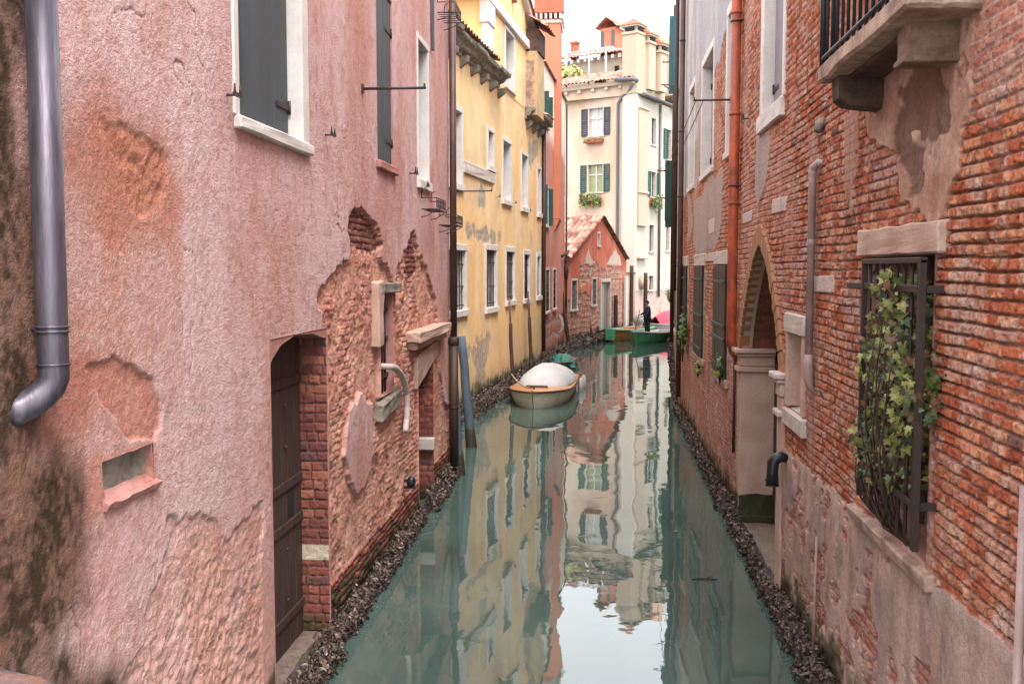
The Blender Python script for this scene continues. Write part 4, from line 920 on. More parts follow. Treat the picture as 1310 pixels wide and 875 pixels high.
for i, h in enumerate(yw + yu):
    w = backing(WY, h, .26, M['glass'], yel, 'window'); frame(WY, h, .16 if i < 5 else .14, .26, M['whitewall'], w, .03, sw=.16)
    if i < 5: grille(WY, h, -.06, 7, [h[2] + .12, h[2] + .6, h[3] - .35], M['iron'], w, .014)
    else:
        mb = MB(); leaf_panel(mb, WY, h[0] + .02, (h[0] + h[1]) / 2, h[2] + .02, h[3] - .02, -.2, -.16); mb.build('shutter', M['shutgrey'], w)
mb = MB(); mb.wbox(WY, WY.s(592), WY.s(631), WY.z(611, 219) - .2, WY.z(611, 219) + .12, -.05, .06); mb.build('string_course', M['stone'], yel, bevel=.02, sub=3, rough=.015)
for u, v in ((636, 252), (657, 260), (676, 270)): hook(WY, *WY.loc(u, v), yel)
bracket_bar(WY, *WY.loc(582, 245), .95, yel)
def cornice(parent, W, s0, s1, z, m='greystone'):
    mb = MB(); prof = [(-.05, -.3), (.06, -.3), (.1, -.2), (.22, -.16), (.3, -.05), (.42, -.02), (.44, .08), (-.05, .16)]
    s = s0
    while s < s1:
        e = min(s + random.uniform(1.2, 1.7), s1); j = random.uniform(-.05, .05); k = random.uniform(.85, 1.1)
        mb.prism([(a * (k if a > 0 else 1), z + b + j) for a, b in prof], lambda a, b, d: W.P(d, b, a), s + .02, e); s = e
    o = mb.build('cornice', M[m], parent, bevel=.015, sub=2, rough=.03)
    mb = MB(); s = s0 + .3
    while s < s1: mb.prism([(-.05, z - .3), (.24, z - .3), (.2, z - .46), (-.05, z - .62)], lambda a, b, d: W.P(d, b, a), s, s + .2); s += 1.15
    mb.build_each('cornice_bracket', M[m], o, bevel=.02, sub=1, rough=.02)
cornice(yel, WY, 0, WY.s(637), ZC + .1); cornice(yel, WY, WY.s(671), LY + .05, ZC - .15)
# tile roofs
def tile_roof(parent, a, b, c, d, ncol, nrow, name='roof', amp=.06, tone=((186, 128, 106), (214, 168, 146), (150, 104, 92))):
    """a,b eave ends; c,d ridge ends above b,a"""
    a, b, c, d = [np.array(x, float) for x in (a, b, c, d)]
    nu = ncol * 6; nvv = nrow * 3
    U, V = np.meshgrid(np.linspace(0, 1, nu + 1), np.linspace(0, 1, nvv + 1), indexing='ij')
    nrm = np.cross(b - a, d - a); nrm /= np.linalg.norm(nrm); nrm *= np.sign(nrm[2])
    row = np.minimum(np.floor(V * nrow), nrow - 1); fr = V * nrow - row; cx = U * ncol; ci = np.floor(cx)
    jit = hsh(ci, row, 5)
    h = amp * np.abs(np.sin(PI * cx)) ** .8 + amp * .6 * (1 - fr) + amp * .5 * (jit - .5)
    p = a + (b - a) * U[..., None] + ((d - a) * (1 - U[..., None]) + (c - b) * U[..., None]) * V[..., None]
    p = p + nrm * h[..., None]
    r = hsh(np.floor(cx + .5), row, 9)
    cc = lerpc(np.broadcast_to(lin(*tone[0]), U.shape + (3,)), lin(*tone[1]), r); cc = mixc(cc, lin(*tone[2]), (hsh(ci, row, 19) > .72) * .8)
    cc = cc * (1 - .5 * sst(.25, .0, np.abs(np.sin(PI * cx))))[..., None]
    fl = np.cross(b - a, d - a)[2] < 0
    me = np_mesh(name, p.reshape(-1, 3), grid_faces(nu + 1, nvv + 1, None, fl), cc.reshape(-1, 3), smooth=True)
    return link_mesh(name, me, M['tile'], parent)
P = WY.P
tile_roof(yel, P(0, ZC + .2, .42), P(dS0, ZC + .2, .42), P(dS0, ZC + 1.9, -4), P(0, ZC + 1.9, -4), 34, 14)
tile_roof(yel, P(dS1, ZC + .0, .42), P(LY, ZC + .0, .42), P(LY, ZC + 1.7, -4), P(dS1, ZC + 1.7, -4), 8, 14)
# gabled dormer flush with the front
ZE = 11.55; dm = (dS0 + dS1) / 2; ZR = ZE + 1.75
wall_mesh('dormer_front', Wall(P(dS0, 0, .012).xy, P(dS1, 0, .012).xy, 1), seq((0, dS1 - dS0, .08)), seq((ZC - .1, ZR, .08)), yel_fun, [(gz[0] - dS0, gz[1] - dS0, gz[2], gz[3])], M['farwall'], yel,
          keepfn=lambda s, z: z < ZE + (ZR - ZE) * (1 - np.abs(s - (dm - dS0)) / (dm - dS0)))
mb = MB(); quad(mb, P(dS0, ZC - .1, .012), P(dS0, ZC - .1, -7), P(dS0, ZE, -7), P(dS0, ZE, .012)); quad(mb, P(dS1, ZC - .1, .012), P(dS1, ZC - .1, -7), P(dS1, ZE, -7), P(dS1, ZE, .012)); mb.build_each('dormer_side', M['yellowr'], yel)
tile_roof(yel, P(dS0 - .35, ZE - .02, .3), P(dS0 - .35, ZE - .02, -7), P(dm, ZR + .1, -7), P(dm, ZR + .1, .3), 32, 10, 'dormer_roof'); tile_roof(yel, P(dS1 + .35, ZE - .02, .3), P(dS1 + .35, ZE - .02, -7), P(dm, ZR + .1, -7), P(dm, ZR + .1, .3), 32, 10, 'dormer_roof')
w = backing(WY, gz, .26, M['glass'], yel, 'window'); frame(WY, gz, .12, .26, M['whitewall'], w, .04, sw=.14)
mb = MB(); mb.tube([P(dS0 - .4, ZE - .08, .3), P(dS0 - .4, ZE - .08, -7)], .1, 10); mb.build('gutter', M['gutter'], yel)
mb = MB(); mb.wbox(WY, dS0 - .1, dS1 + .15, ZE - .28, ZE, -.02, .14)
for a, b in ((dS0 - .3, dm), (dS1 + .3, dm)):
    mb.hexa([P(a, ZE - .05, .0), P(a, ZE - .05, .2), P(b, ZR - .12, .2), P(b, ZR - .12, .0), P(a, ZE + .2, .0), P(a, ZE + .2, .2), P(b, ZR + .12, .2), P(b, ZR + .12, .0)])
mb.build('pediment', M['whitewall'], yel, bevel=.01)
mb = MB(); mb.wbox(WY, dS0 - .04, dS0 + .75, ZC + .1, ZE - .3, -.1, .09); mb.wbox(WY, dS0 - .1, dS0 + .8, ZE - .9, ZE - .29, -.14, .13); mb.build('pilaster', M['whitewall'], yel, bevel=.02)
mb = MB(); mb.tube([P(dm - .3, ZE + .75, .0), P(dm - .3, ZE + .75, .16)], .12, 10); mb.build('gable_vent', M['terracotta'], yel)
# chimney breast at the far end
cs = WY.s(672); mb = MB(); mb.wbox(WY, cs, cs + 1.5, ZC - .3, 11.2, -.3, .4); ch = mb.build('chimney', mat('faded yellow render', lin(226, 190, 140, .75), .9, 0, .2, 3, .4, 30, stain=lin(176, 156, 136), stain_amt=.6, stain_scale=1.6, spec=.15), yel, bevel=.02)
mb = MB(); mb.wbox(WY, cs + .05, cs + 1.4, 11.2, 11.95, -.25, .45); mb.build('chimney_head', M['darkstone'], ch)
mb = MB(); mb.wbox(WY, cs - .012, cs, 9.3, 10.9, .02, .30); mb.build('render_patch', M['beigestone'], ch, sub=4, rough=.02)
tile_roof(ch, P(cs - .2, 11.95, .75), P(cs + 1.6, 11.95, .75), P(cs + 1.6, 12.4, 0), P(cs - .2, 12.4, 0), 5, 3, 'chimney_roof'); tile_roof(ch, P(cs - .2, 11.95, -.75), P(cs + 1.6, 11.95, -.75), P(cs + 1.6, 12.4, 0), P(cs - .2, 12.4, 0), 5, 3, 'chimney_roof')
drainpipe([P(LY - .15, ZC - .3, .1), P(LY - .15, 5.2, .1), P(LY - .15, .7, .1)], .075, 'blackpipe' if 'blackpipe' in M else 'darkpipe', yel)
footing('canal_footing', WY, 0, LY, .42, .36, .08, 24)
shells('mussel_crust', 'shell and weed covered footing under the yellow wall beside the moored boat', WY, 3, LY, .45, 7500, .028, .34)
# ================================================================ salmon building with tall chimney
WS = Wall((yx(37.95) + .02, 37.95), (-1.75, 46.9), 1); LS = WS.L
sal = thing('salmon_building', 'narrow salmon pink canal house with tall dentilled chimney shaft', 'building', (*WS.P(LS / 2, 0).xy, 0))
def sal_fun(S, Z):
    n = fbm(S * .7, Z * .6, 4, 5); g = fbm(S * 7, Z * 7, 3, 6); m, r1, r2, r3 = brick(S, Z, .27, .08, .02, 5)
    c = lerpc(np.broadcast_to(lin(222, 150, 130), S.shape + (3,)), lin(206, 138, 122), sst(.35, .65, n))
    c = mixc(c, lin(244, 226, 208), sst(8.6, 9.4, Z + .4 * (n - .5)))
    bb = sst(2.3, 1.9, Z + 1.3 * (n - .5)); bc = lerpc(np.broadcast_to(lin(190, 160, 146), S.shape + (3,)), lerpc(np.broadcast_to(lin(182, 104, 84), S.shape + (3,)), lin(206, 150, 132), r1), m)
    return .02 * (g - .5) - .02 * bb * (1 - m), tidal(lerpc(c, bc, bb), S, Z, .5, 5)
sw_ = [px_hole(WS, *a, .06) for a in ((697.5, 702.5, 344, 400), (707, 711, 344, 396), (693.5, 701, 237, 290), (695, 700.5, 118, 162))]
wall_mesh('wall', WS, seq((0, LS, .07)), seq((-.5, 11.6, .07)), sal_fun, sw_, M['farwall'], sal); body(sal, WS, 0, LS, -.5, 11.6, 7, M['salmon'])
for i, h in enumerate(sw_):
    w = backing(WS, h, .2, M['glass'], sal, 'window'); frame(WS, h, .1, .2, M['stone'], w, .03)
    if i < 2: grille(WS, h, .0, 5, [h[2] + (h[3] - h[2]) * k / 6 for k in range(1, 6)], M['iron'], w, .014)
    else:
        for s in (h[0] - .02, h[1] + .02):
            mb = MB(); mb.wbox(WS, s - .03, s + .03, h[2], h[3], .03, .2); mb.build('shutter', M['shutgreen'], w, bevel=.006)
tile_roof(sal, WS.P(-.1, 11.55, .1), WS.P(LS + .02, 11.55, .1), WS.P(LS + .02, 12.4, -4), WS.P(-.1, 12.4, -4), 22, 10, amp=.04)
mb = MB(); mb.box(-2.75, -1.78, 42, 43.8, 5.9, 14.0); mb.prism([(-2.05, 5.3), (-1.78, 5.9), (-2.3, 5.9)], lambda a, b, d: Vector((a, d, b)), 42, 43.8); tw = mb.build('chimney', M['salmon'], sal, bevel=.02)
mb = MB(); mb.box(-2.8, -1.73, 41.95, 43.85, 13.95, 14.1)
for k in range(6): mb.box(-2.82 + k * .2, -2.72 + k * .2, 41.86, 41.95, 14.1, 14.34); mb.box(-1.73, -1.64, 41.95 + k * .35, 42.1 + k * .35, 14.1, 14.34)
mb.build('dentil_course', M['stone'], tw, bevel=.015)
mb = MB(); mb.box(-2.9, -1.64, 41.84, 43.95, 14.34, 14.46); mb.box(-2.86, -1.68, 41.88, 43.9, 14.46, 17.6); mb.build('chimney_head', M['terracotta'], tw, bevel=.02)
mb = MB(); mb.tube([WS.P(7.2, 4.4, .05), WS.P(7.6, 4.5, .2), WS.P(8.2, 4.65, .25)], .07, 8); mb.build('awning_roll', M['pole'], sal)
drainpipe([WS.P(LS - .2, 11.4, .1), WS.P(LS - .2, 4.2, .1), WS.P(LS - .2, 1.2, .1)], .045, 'darkpipe', sal)
mb = MB(); q = WS.P(LS - .2, 4.2, .1); mb.lathe(q - Vector((0, 0, .9)), [(.0, 0), (.07, .05), (.12, .4), (.1, .6), (.06, .75)], 10); mb.build('pipe_hopper', M['darkpipe'], sal)
footing('canal_footing', WS, 0, LS, .35, .36, .08, 34)
shells('mussel_crust', 'weedy shell crust at the foot of the salmon house', WS, 0, LS, .4, 2600, .04, .36)

# ================================================================ small gabled house
WH = Wall((-1.6, 47.0), (1.45, 60.0), 1); LH = WH.L; EV, AP = 4.3, 6.55
hou = thing('gabled_house', 'low orange gabled canal house with peeling plaster and tiled roof', 'building', (*WH.P(LH / 2, 0).xy, 0))
hP = [WH.poly(p) for p in ([(745, 338), (750, 330), (753, 320), (757, 330), (763, 338)], [(776, 339), (783, 326), (788, 318), (793, 330), (795, 339)])]
hB = [WH.poly(p) for p in ([(742, 340), (765, 340), (780, 345), (778, 362), (742, 362)], [(776, 340), (796, 342), (796, 360), (790, 366), (776, 362)], [(720, 388), (745, 375), (770, 370), (800, 360), (806, 420), (760, 450), (715, 460)])]
def hou_fun(S, Z):
    n = fbm(S * .7, Z * .7, 4, 5); g = fbm(S * 6, Z * 6, 3, 6); m, r1, r2, r3 = brick(S, Z, .3, .085, .022, 5)
    c = lerpc(np.broadcast_to(lin(222, 126, 98, .75), S.shape + (3,)), lin(204, 112, 88, .75), sst(.35, .65, n)); c = mixc(c, lin(230, 150, 124), .6 * sst(.55, .7, fbm(S * 2, Z * .5, 3, 8)))
    bc = lerpc(np.broadcast_to(lin(196, 168, 150), S.shape + (3,)), lerpc(np.broadcast_to(lin(170, 92, 74), S.shape + (3,)), lin(206, 140, 116), r1), m); bc = mixc(bc, lin(214, 196, 182), .7 * sst(.55, .65, g))
    bb = np.zeros(S.shape)
    for i, p in enumerate(hB): bb = np.maximum(bb, pmask(S, Z, p, .5, 1.2, .04, 30 + i))
    c = lerpc(c, bc, bb)
    c = mixc(c, lin(206, 150, 128), .6 * sst(.5, .66, fbm(S * 1.1, Z * 1.4, 5, 48)) * sst(4.6, 3.4, Z))
    for i, p in enumerate(hP): k = pmask(S, Z, p, .2, 2, .03, 40 + i); c = mixc(c, lin(222, 198, 182), k)
    return .02 * (g - .5) - .03 * bb * (1 - m) - .03 * bb, tidal(c, S, Z, .55, 5)
gab = lambda s: EV + (AP - EV) * (1 - np.abs(s - LH / 2) / (LH / 2))
hw = [px_hole(WH, *a, .05) for a in ((731, 738.5, 358, 397), (757.5, 763, 356, 391), (764, 767, 298, 315))]; hd = px_hole(WH, 768.5, 780.5, 359, 423, .08)
wall_mesh('wall', WH, seq((0, LH, .06)), seq((-.5, AP, .05)), hou_fun, hw + [hd], M['farwall'], hou, keepfn=lambda s, z: z < gab(s))
mb = MB(); P = WH.P; quad(mb, P(0, -.5, 0), P(0, -.5, -8), P(0, EV, -8), P(0, EV, 0)); quad(mb, P(LH, -.5, 0), P(LH, -.5, -8), P(LH, EV, -8), P(LH, EV, 0)); quad(mb, P(0, -.5, -8), P(LH, -.5, -8), P(LH, EV, -8), P(0, EV, -8)); mb.build('rear_wall', M['salmon'], hou)
tile_roof(hou, P(-.25, EV - .02, .22), P(-.25, EV - .02, -8), P(LH / 2, AP + .08, -8), P(LH / 2, AP + .08, .22), 28, 16, amp=.12, tone=((182, 126, 106), (220, 182, 162), (128, 88, 76)))
tile_roof(hou, P(LH + .25, EV - .02, .22), P(LH + .25, EV - .02, -8), P(LH / 2, AP + .08, -8), P(LH / 2, AP + .08, .22), 28, 16, amp=.1)
for h in hw:
    w = backing(WH, h, .2, M['dark'], hou, 'window'); frame(WH, h, .1, .2, M['stone'], w, .03)
    if h[3] < 4: grille(WH, h, .0, 3, [h[2] + (h[3] - h[2]) * k / 5 for k in range(1, 5)], M['iron'], w, .016)
d_ = backing(WH, hd, .12, M['oldwood'], hou, 'door'); frame(WH, hd, .16, .14, M['stone'], d_, .05, sill=False)
mb = MB(); plank_leaf(mb, WH, hd[0], (hd[0] + hd[1]) / 2 - .1, hd[2], hd[3] - .1, -.12, -.06, 3); mb.build('door_leaf', mat('grey green door', lin(150, 162, 146), .7, 0, .3, 5, .3, 30), d_)
mb = MB(); mb.wbox(WH, LH - .75, LH - .3, .2, 3.4, .0, .16); mb.build('painted_post', M['whitewall'], hou, bevel=.02)
p = P(LH * .2, 5.2, -3.2); mb = MB(); mb.tube([p - Vector((0, 0, .4)), p + Vector((0, 0, 1.05))], .14, 10); ch = mb.build('chimney', M['terracotta'], hou)
mb = MB(); mb.box(p.x - .26, p.x + .26, p.y - .26, p.y + .26, p.z + 1.05, p.z + 1.5); mb.build('chimney_pot', M['terracotta'], ch, bevel=.02)
footing('canal_footing', WH, 0, LH, .35, .36, .08, 44)
shells('mussel_crust', 'weedy shell crust along the foot of the orange gabled house', WH, 0, LH, .4, 3600, .045, .36)

# ================================================================ cream corner building
WA = Wall((-8, 68.9), (2.08, 63), 1); WF = Wall((2.085, 63.01), (7.4, 75), 1); LA, LF = WA.L, WF.L
cre = thing('cream_building', 'tall cream corner building with green shutters and terracotta tile roof', 'building', (*WA.P(LA, 0).xy, 0)); EA, EB = 15.55, 14.6
def cre_fun(S, Z):
    n = fbm(S * .3, Z * .3, 4, 5); g = fbm(S * 4, Z * 4, 3, 6); st = fbm(S * 2, Z * .2, 3, 7)
    c = lerpc(np.broadcast_to(lin(250, 228, 206, .66), S.shape + (3,)), lin(246, 219, 194, .66), sst(.35, .65, .5 * n + .5 * st)); c = mixc(c, lin(234, 196, 164, .64), .5 * sst(.56, .7, fbm(S * .8, Z * .5, 4, 9)))
    return .02 * (g - .5), c
def creB_fun(S, Z):
    n = fbm(S * .4, Z * .3, 4, 15); g = fbm(S * 4, Z * 4, 3, 6); m, r1, r2, r3 = brick(S, Z, .3, .1, .025, 5)
    c = lerpc(np.broadcast_to(lin(250, 241, 228, .56), S.shape + (3,)), lin(242, 228, 210, .56), sst(.35, .65, n))
    bb = sst(2.45, 2.3, Z + .7 * (n - .5)); bc = lerpc(np.broadcast_to(lin(206, 180, 168), S.shape + (3,)), lerpc(np.broadcast_to(lin(190, 112, 96), S.shape + (3,)), lin(214, 170, 156), r1), m)
    return .02 * (g - .5) - .04 * bb, tidal(lerpc(c, bc, bb), S, Z, .4, 5)
ah = [px_hole(WA, *a, .1) for a in ((751, 772, 137, 176), (750, 772, 209, 248))]
fh = [px_hole(WF, *a, .06) for a in ((831, 837.5, 150, 186), (830.5, 838, 219, 253), (829.5, 836, 287, 323), (829.5, 836, 352, 372), (851, 856, 288, 322), (851.5, 857, 165, 205))]
wall_mesh('wall', WA, seq((0, LA, .15)), seq((-.5, EA, .15)), cre_fun, ah, M['farwall'], cre); wall_mesh('side_wall', WF, seq((0, LF, .15)), seq((-.5, EB, .1)), creB_fun, fh, M['farwall'], cre)
mb = MB(); quad(mb, WA.P(0, -.5, 0), WA.P(0, -.5, -12), WA.P(0, EA, -12), WA.P(0, EA, 0)); quad(mb, WF.P(LF, -.5, 0), WF.P(LF, -.5, -9), WF.P(LF, EB, -9), WF.P(LF, EB, 0)); quad(mb, WF.P(0, EB, 0), WF.P(LF, EB, 0), WF.P(LF, EB, -9), WF.P(0, EB, -9)); mb.build('rear_wall', M['creamr'], cre)
for i, h in enumerate(ah):
    w = backing(WA, h, .18, M['glasscream'] if i == 0 else M['glassgreen'], cre, 'window'); frame(WA, h, .1, .18, M['stone'], w, .03)
    mb = MB(); sm = (h[0] + h[1]) / 2; mb.wbox(WA, sm - .04, sm + .04, h[2], h[3], -.17, -.12); mb.wbox(WA, h[0], h[1], h[2] + .62 * (h[3] - h[2]), h[2] + .66 * (h[3] - h[2]), -.17, -.125); mb.build('mullion', M['whitewall'], w)
    for s in (h[0] - .1 - .44, h[1] + .1):
        mb = MB(); leaf_panel(mb, WA, s, s + .44, h[2], h[3], .035, .09, step=.12); mb.build('shutter', M['shutnavy'] if i == 0 else M['shutgreen'], w)
for i, h in enumerate(fh):
    w = backing(WF, h, .18, M['glass'], cre, 'window'); frame(WF, h, .1, .18, M['stone'], w, .03)
    if i in (1, 5):
        for s in (h[0] - .75, h[1] + .1):
            mb = MB(); leaf_panel(mb, WF, s, s + .65, h[2], h[3], .035, .09, step=.12); mb.build('shutter', M['shutgreen'], w)
    if i in (1,):
        mb = MB(); sm = (h[0] + h[1]) / 2; mb.wbox(WF, sm - .05, sm + .05, h[2], h[3], -.17, -.12); mb.build('mullion', M['whitewall'], w)
sA = WA.s(722); P = WA.P
tile_roof(cre, P(0, EA - .02, .55), P(LA - .1, EA - .02, .55), P(LA - .1, EA + 1.35, -3.6), P(0, EA + 1.35, -3.6), 40, 12, amp=.09, tone=((188, 126, 108), (214, 166, 148), (140, 96, 90)))
mb = MB(); mb.wbox(WA, 0, LA - .1, EA - .3, EA - .05, -.02, .3)
mb.build('cornice', M['creamr'], cre, bevel=.02)
mb = MB(); s = .5
while s < LA - .5: mb.wbox(WA, s, s + .22, EA - .5, EA - .302, -.02, .24); s += 1.0
mb.build_each('cornice_bracket', M['stone'], cre, bevel=.02)
mb = MB(); mb.tube([P(LA - 1.2, EA - .02, .62), P(LA + .1, EA - .12, .62), P(LA + .2, EA - .2, .3)], .13, 8); mb.tube([WF.P(.3, EB + .05, .35), WF.P(LF, EB + .05, .35)], .11, 8); mb.build('gutter', M['gutter'], cre)
sp_ = WA.s(790); drainpipe([P(LA - .15, EA - .35, .3), P(LA - .5, EA - .75, .12), P(sp_ + .3, EA - 1.0, .1), P(sp_, EA - 1.4, .1), P(sp_, 5.0, .1), P(sp_, 1, .1)], .09, 'gutter', cre)
drainpipe([WF.P(3.9, EB, .1), WF.P(3.9, 2, .1)], .08, 'gutter', cre)
# corner pilaster, oriel base and string mouldings
mb = MB(); mb.wbox(WA, LA - .95, LA + .05, 3.6, EA - .6, -.1, .14); mb.build('corner_pilaster', mat('pale cream render', lin(252, 242, 228, .58), .9, 0, .08, 2, .3, 30, spec=.15), cre, bevel=.03)
mb = MB()
for v in (140, 247, 330): z = WF.z(822, v); mb.wbox(WF, .05, 1.6, z - .08, z + .08, -.05, .28)
mb.wbox(WF, .1, 1.5, WF.z(822, 290), WF.z(822, 140), -.1, .2); mb.build('chimney_breast', M['creamr'], cre, bevel=.03)
zc = WF.z(822, 355); mb = MB(); mb.tube([WF.P(1.0, zc - .3, .0), WF.P(1.0, zc - .3, .4)], .45, 16); mb.build('wall_hood', M['creamr'], cre)
# stepped triple chimney at the corner
def venetian_cap(mb, mt, c, w, d, ax, ay, hh):
    c = Vector(c); ax = Vector((ax.x, ax.y, 0)); ay = Vector((ay.x, ay.y, 0))
    def bx(m, w_, d_, z0, z1): m.hexa([c + ax * (i * w_) + ay * (j * d_) + Vector((0, 0, z)) for z in (z0, z1) for i, j in ((-1, -1), (1, -1), (1, 1), (-1, 1))])
    bx(mb, w * 1.12, d * 1.12, 0, .14); bx(mb, w * .9, d * .9, .14, .42 * hh + .1); bx(mb, w * 1.2, d * 1.2, .42 * hh + .1, .42 * hh + .22)
    z = .42 * hh + .22; q = [c + ax * (i * w * 1.32) + ay * (j * d * 1.32) + Vector((0, 0, z)) for i, j in ((-1, -1), (1, -1), (1, 1), (-1, 1))]
    mt.add([*q, c + Vector((0, 0, z + .5))], [(0, 1, 4), (1, 2, 4), (2, 3, 4), (3, 0, 4), (3, 2, 1, 0)])
def slot(m, c, w, d, ax, ay, z0, z1):
    c = Vector(c); ax = Vector((ax.x, ax.y, 0)); ay = Vector((ay.x, ay.y, 0))
    m.hexa([c + ax * (i * w) + ay * (j * d) + Vector((0, 0, z)) for z in (z0, z1) for i, j in ((-1, -1), (1, -1), (1, 1), (-1, 1))])
mb = MB(); cz = WA.z(812, 44); P2 = WA.P
mb.wbox(WA, LA - .95, LA + .12, EA - .9, cz, -3.6, .2)
chm = mb.build('chimney', mat('chimney cream', lin(240, 214, 188, .56), .9, 0, .12, 1.5, .4, 30, spec=.15), cre, bevel=.03)
mb = MB(); mt = MB(); ms = MB()
for k, (uu, vv, dd) in enumerate(((812, 42, -.3), (821, 53, -1.4), (829, 62, -2.5))):
    c = P2(LA - .42 + .25 * k, cz - .05 - .52 * k, dd); c.z = cz - .42 * k
    if k: slot(mb, (c.x, c.y, 0), .5, .45, WA.D, WA.N, EA - .5, c.z)
    venetian_cap(mb, mt, c, .52, .5, WA.D, WA.N, .8); slot(ms, c, .3, .56, WA.D, WA.N, .2, .38); slot(ms, c, .56, .3, WA.D, WA.N, .2, .38)
mb.build('chimney_head', M['creamr'], chm); mt.build('chimney_roof', M['terracotta'], chm); ms.build('smoke_slot', M['dark'], chm)
p = at_y(846, 40, 70); mb = MB(); mb.lathe((p.x, p.y, p.z - 4.5), [(.32, 0), (.32, 3.1), (.42, 3.3), (.5, 3.6), (.62, 4.9), (.0, 4.92)], 14); mb.build('chimney', mat('pale orange render', lin(236, 196, 166), .9, 0, .2, 2, .3, 20), cre)
p = at_y(856, 56, 71); mb = MB(); mb.box(p.x - .25, p.x + .25, p.y - .25, p.y + .25, p.z - 5, p.z); mt = MB(); venetian_cap(mb, mt, p, .28, .28, Vector((1, 0)), Vector((0, 1)), .5); c2 = mb.build('chimney', M['salmon'], cre); mt.build('chimney_roof', M['terracotta'], c2)
# setback roof terrace storey with pergola and turret
WT = Wall(WA.P(0, 0, -5.5).xy, WA.P(LA, 0, -5.5).xy, 1); ZT = 18.55
mb = MB(); mb.wbox(WT, 0, LA, EA - .2, ZT, -5, 0); ter = mb.build('roof_storey', M['creamr'], cre)
tile_roof(ter, WT.P(0, ZT, .5), WT.P(LA, ZT, .5), WT.P(LA, ZT + 1.1, -3), WT.P(0, ZT + 1.1, -3), 36, 8, 'storey_roof', amp=.08)
mb = MB(); s = .3
while s < LA: mb.wbox(WT, s, s + .2, ZT - .3, ZT - .05, 0, .4); s += .55
mb.build_each('eave_bracket', M['whitewall'], ter)
mb = MB()
for u in (742, 770, 791): s = WT.s(u); mb.tube([WT.P(s, EA + .2, 1.9), WT.P(s, ZT + .1, 1.9)], .06, 6)
for k in range(9): s = WT.s(740) + k * .42; mb.tube([WT.P(s, ZT + .25, .0), WT.P(s, ZT + .05, 2.1)], .05, 6)
mb.tube([WT.P(WT.s(738), ZT + .05, 1.9), WT.P(WT.s(800), ZT + .05, 1.9)], .06, 6); mb.build('pergola', M['whitewall'], ter)
mb = MB(); mb.wbox(WT, WT.s(795), WT.s(802), EA, ZT - .8, .02, .1); mb.build('terrace_door', M['whitewall'], ter)
mb = MB(); mb.wbox(WT, WT.s(785), WT.s(790), EA + .9, ZT - .8, .02, .08); mb.wbox(WT, WT.s(794), WT.s(803), ZT - .75, ZT - .35, .02, .06); mb.build_each('terrace_window', M['dark'], ter)
mb = MB(); a, b = WT.s(755), WT.s(774); mb.wbox(WT, a, b, ZT, ZT + 2.2, -3.2, -1.2); tur = mb.build('roof_turret', M['salmon'], ter)
mb = MB(); mb.wbox(WT, a + .05, a + .3, ZT + .6, ZT + 2.0, -1.3, -1.16); mb.wbox(WT, b - .3, b - .06, ZT + .6, ZT + 2.0, -1.3, -1.16); mb.build_each('turret_window', M['glass'], tur)
tile_roof(tur, WT.P(a - .3, ZT + 2.15, -.9), WT.P(a - .3, ZT + 2.15, -3.5), WT.P((a + b) / 2, ZT + 2.9, -3.5), WT.P((a + b) / 2, ZT + 2.9, -.9), 8, 3, 'turret_roof'); tile_roof(tur, WT.P(b + .3, ZT + 2.15, -.9), WT.P(b + .3, ZT + 2.15, -3.5), WT.P((a + b) / 2, ZT + 2.9, -3.5), WT.P((a + b) / 2, ZT + 2.9, -.9), 8, 3, 'turret_roof')
mb = MB(); s = WT.s(713); mb.wbox(WT, s - .22, s + .22, ZT - .5, ZT + 1.7, -2.5, -2.05); mb.wbox(WT, s - .3, s + .3, ZT + 1.7, ZT + 1.85, -2.6, -1.97); mb.build('chimney', M['terracotta'], ter)
PALE = [lin(190, 186, 110), lin(206, 196, 130), lin(150, 160, 90), lin(214, 206, 160), lin(120, 136, 72)]
bush('roof_terrace_plant', 'pale yellow green shrubs growing on the far roof terrace', 'plant', WT.P(WT.s(745), EA + 1.75, 2.2), 1.5, .5, .75, 480, .24, PALE)
bush('potted_plant', 'dark green potted bush beside the white roof terrace door', 'plant', WT.P(WT.s(785), EA + 1.1, 2.0), .6, .4, .5, 160, .2, GREENS)
def planter(label, W, u, v, w, drop, n, pal, box='terracotta'):
    s, z = W.loc(u, v); t = thing('window_planter', label, 'planter', W.P(s, z, .2), 'window boxes with plants')
    mb = MB(); mb.prism([(.02, -.14), (.34, -.14), (.4, .12), (.02, .12)], lambda a, b, d: W.P(d, z + b, a), s - w, s + w); mb.build('box', M[box], t, bevel=.01)
    c = W.P(s, z + .05, .28); pos = []; nr = []
    for k in range(n):
        a = rng.uniform(-1, 1); b = rng.normal(0, .5); pos.append(W.P(s + a * w * 1.1, z + .05 + b * drop * .5 - .35 * drop * abs(a) * rng.random(), .3 + rng.uniform(-.1, .16))); nr.append(Vector((W.N.x, W.N.y, .5)) + Vector(rng.normal(0, .5, 3)))
    leaves(pos, nr, .16, pal, 'foliage', t); return t
planter('terracotta window box with a small hanging plant under the navy shutters', WA, 762, 181, .62, .35, 40, GREENS)
planter('overflowing green window box under the cream facade green shutters', WA, 758, 256, .72, .75, 260, GREENS)
planter('round green plant box on the bright side wall window', WF, 835, 259, .6, .75, 220, GREENS)
footing('canal_footing', WF, 0, LF, .5, .4, .12, 54)

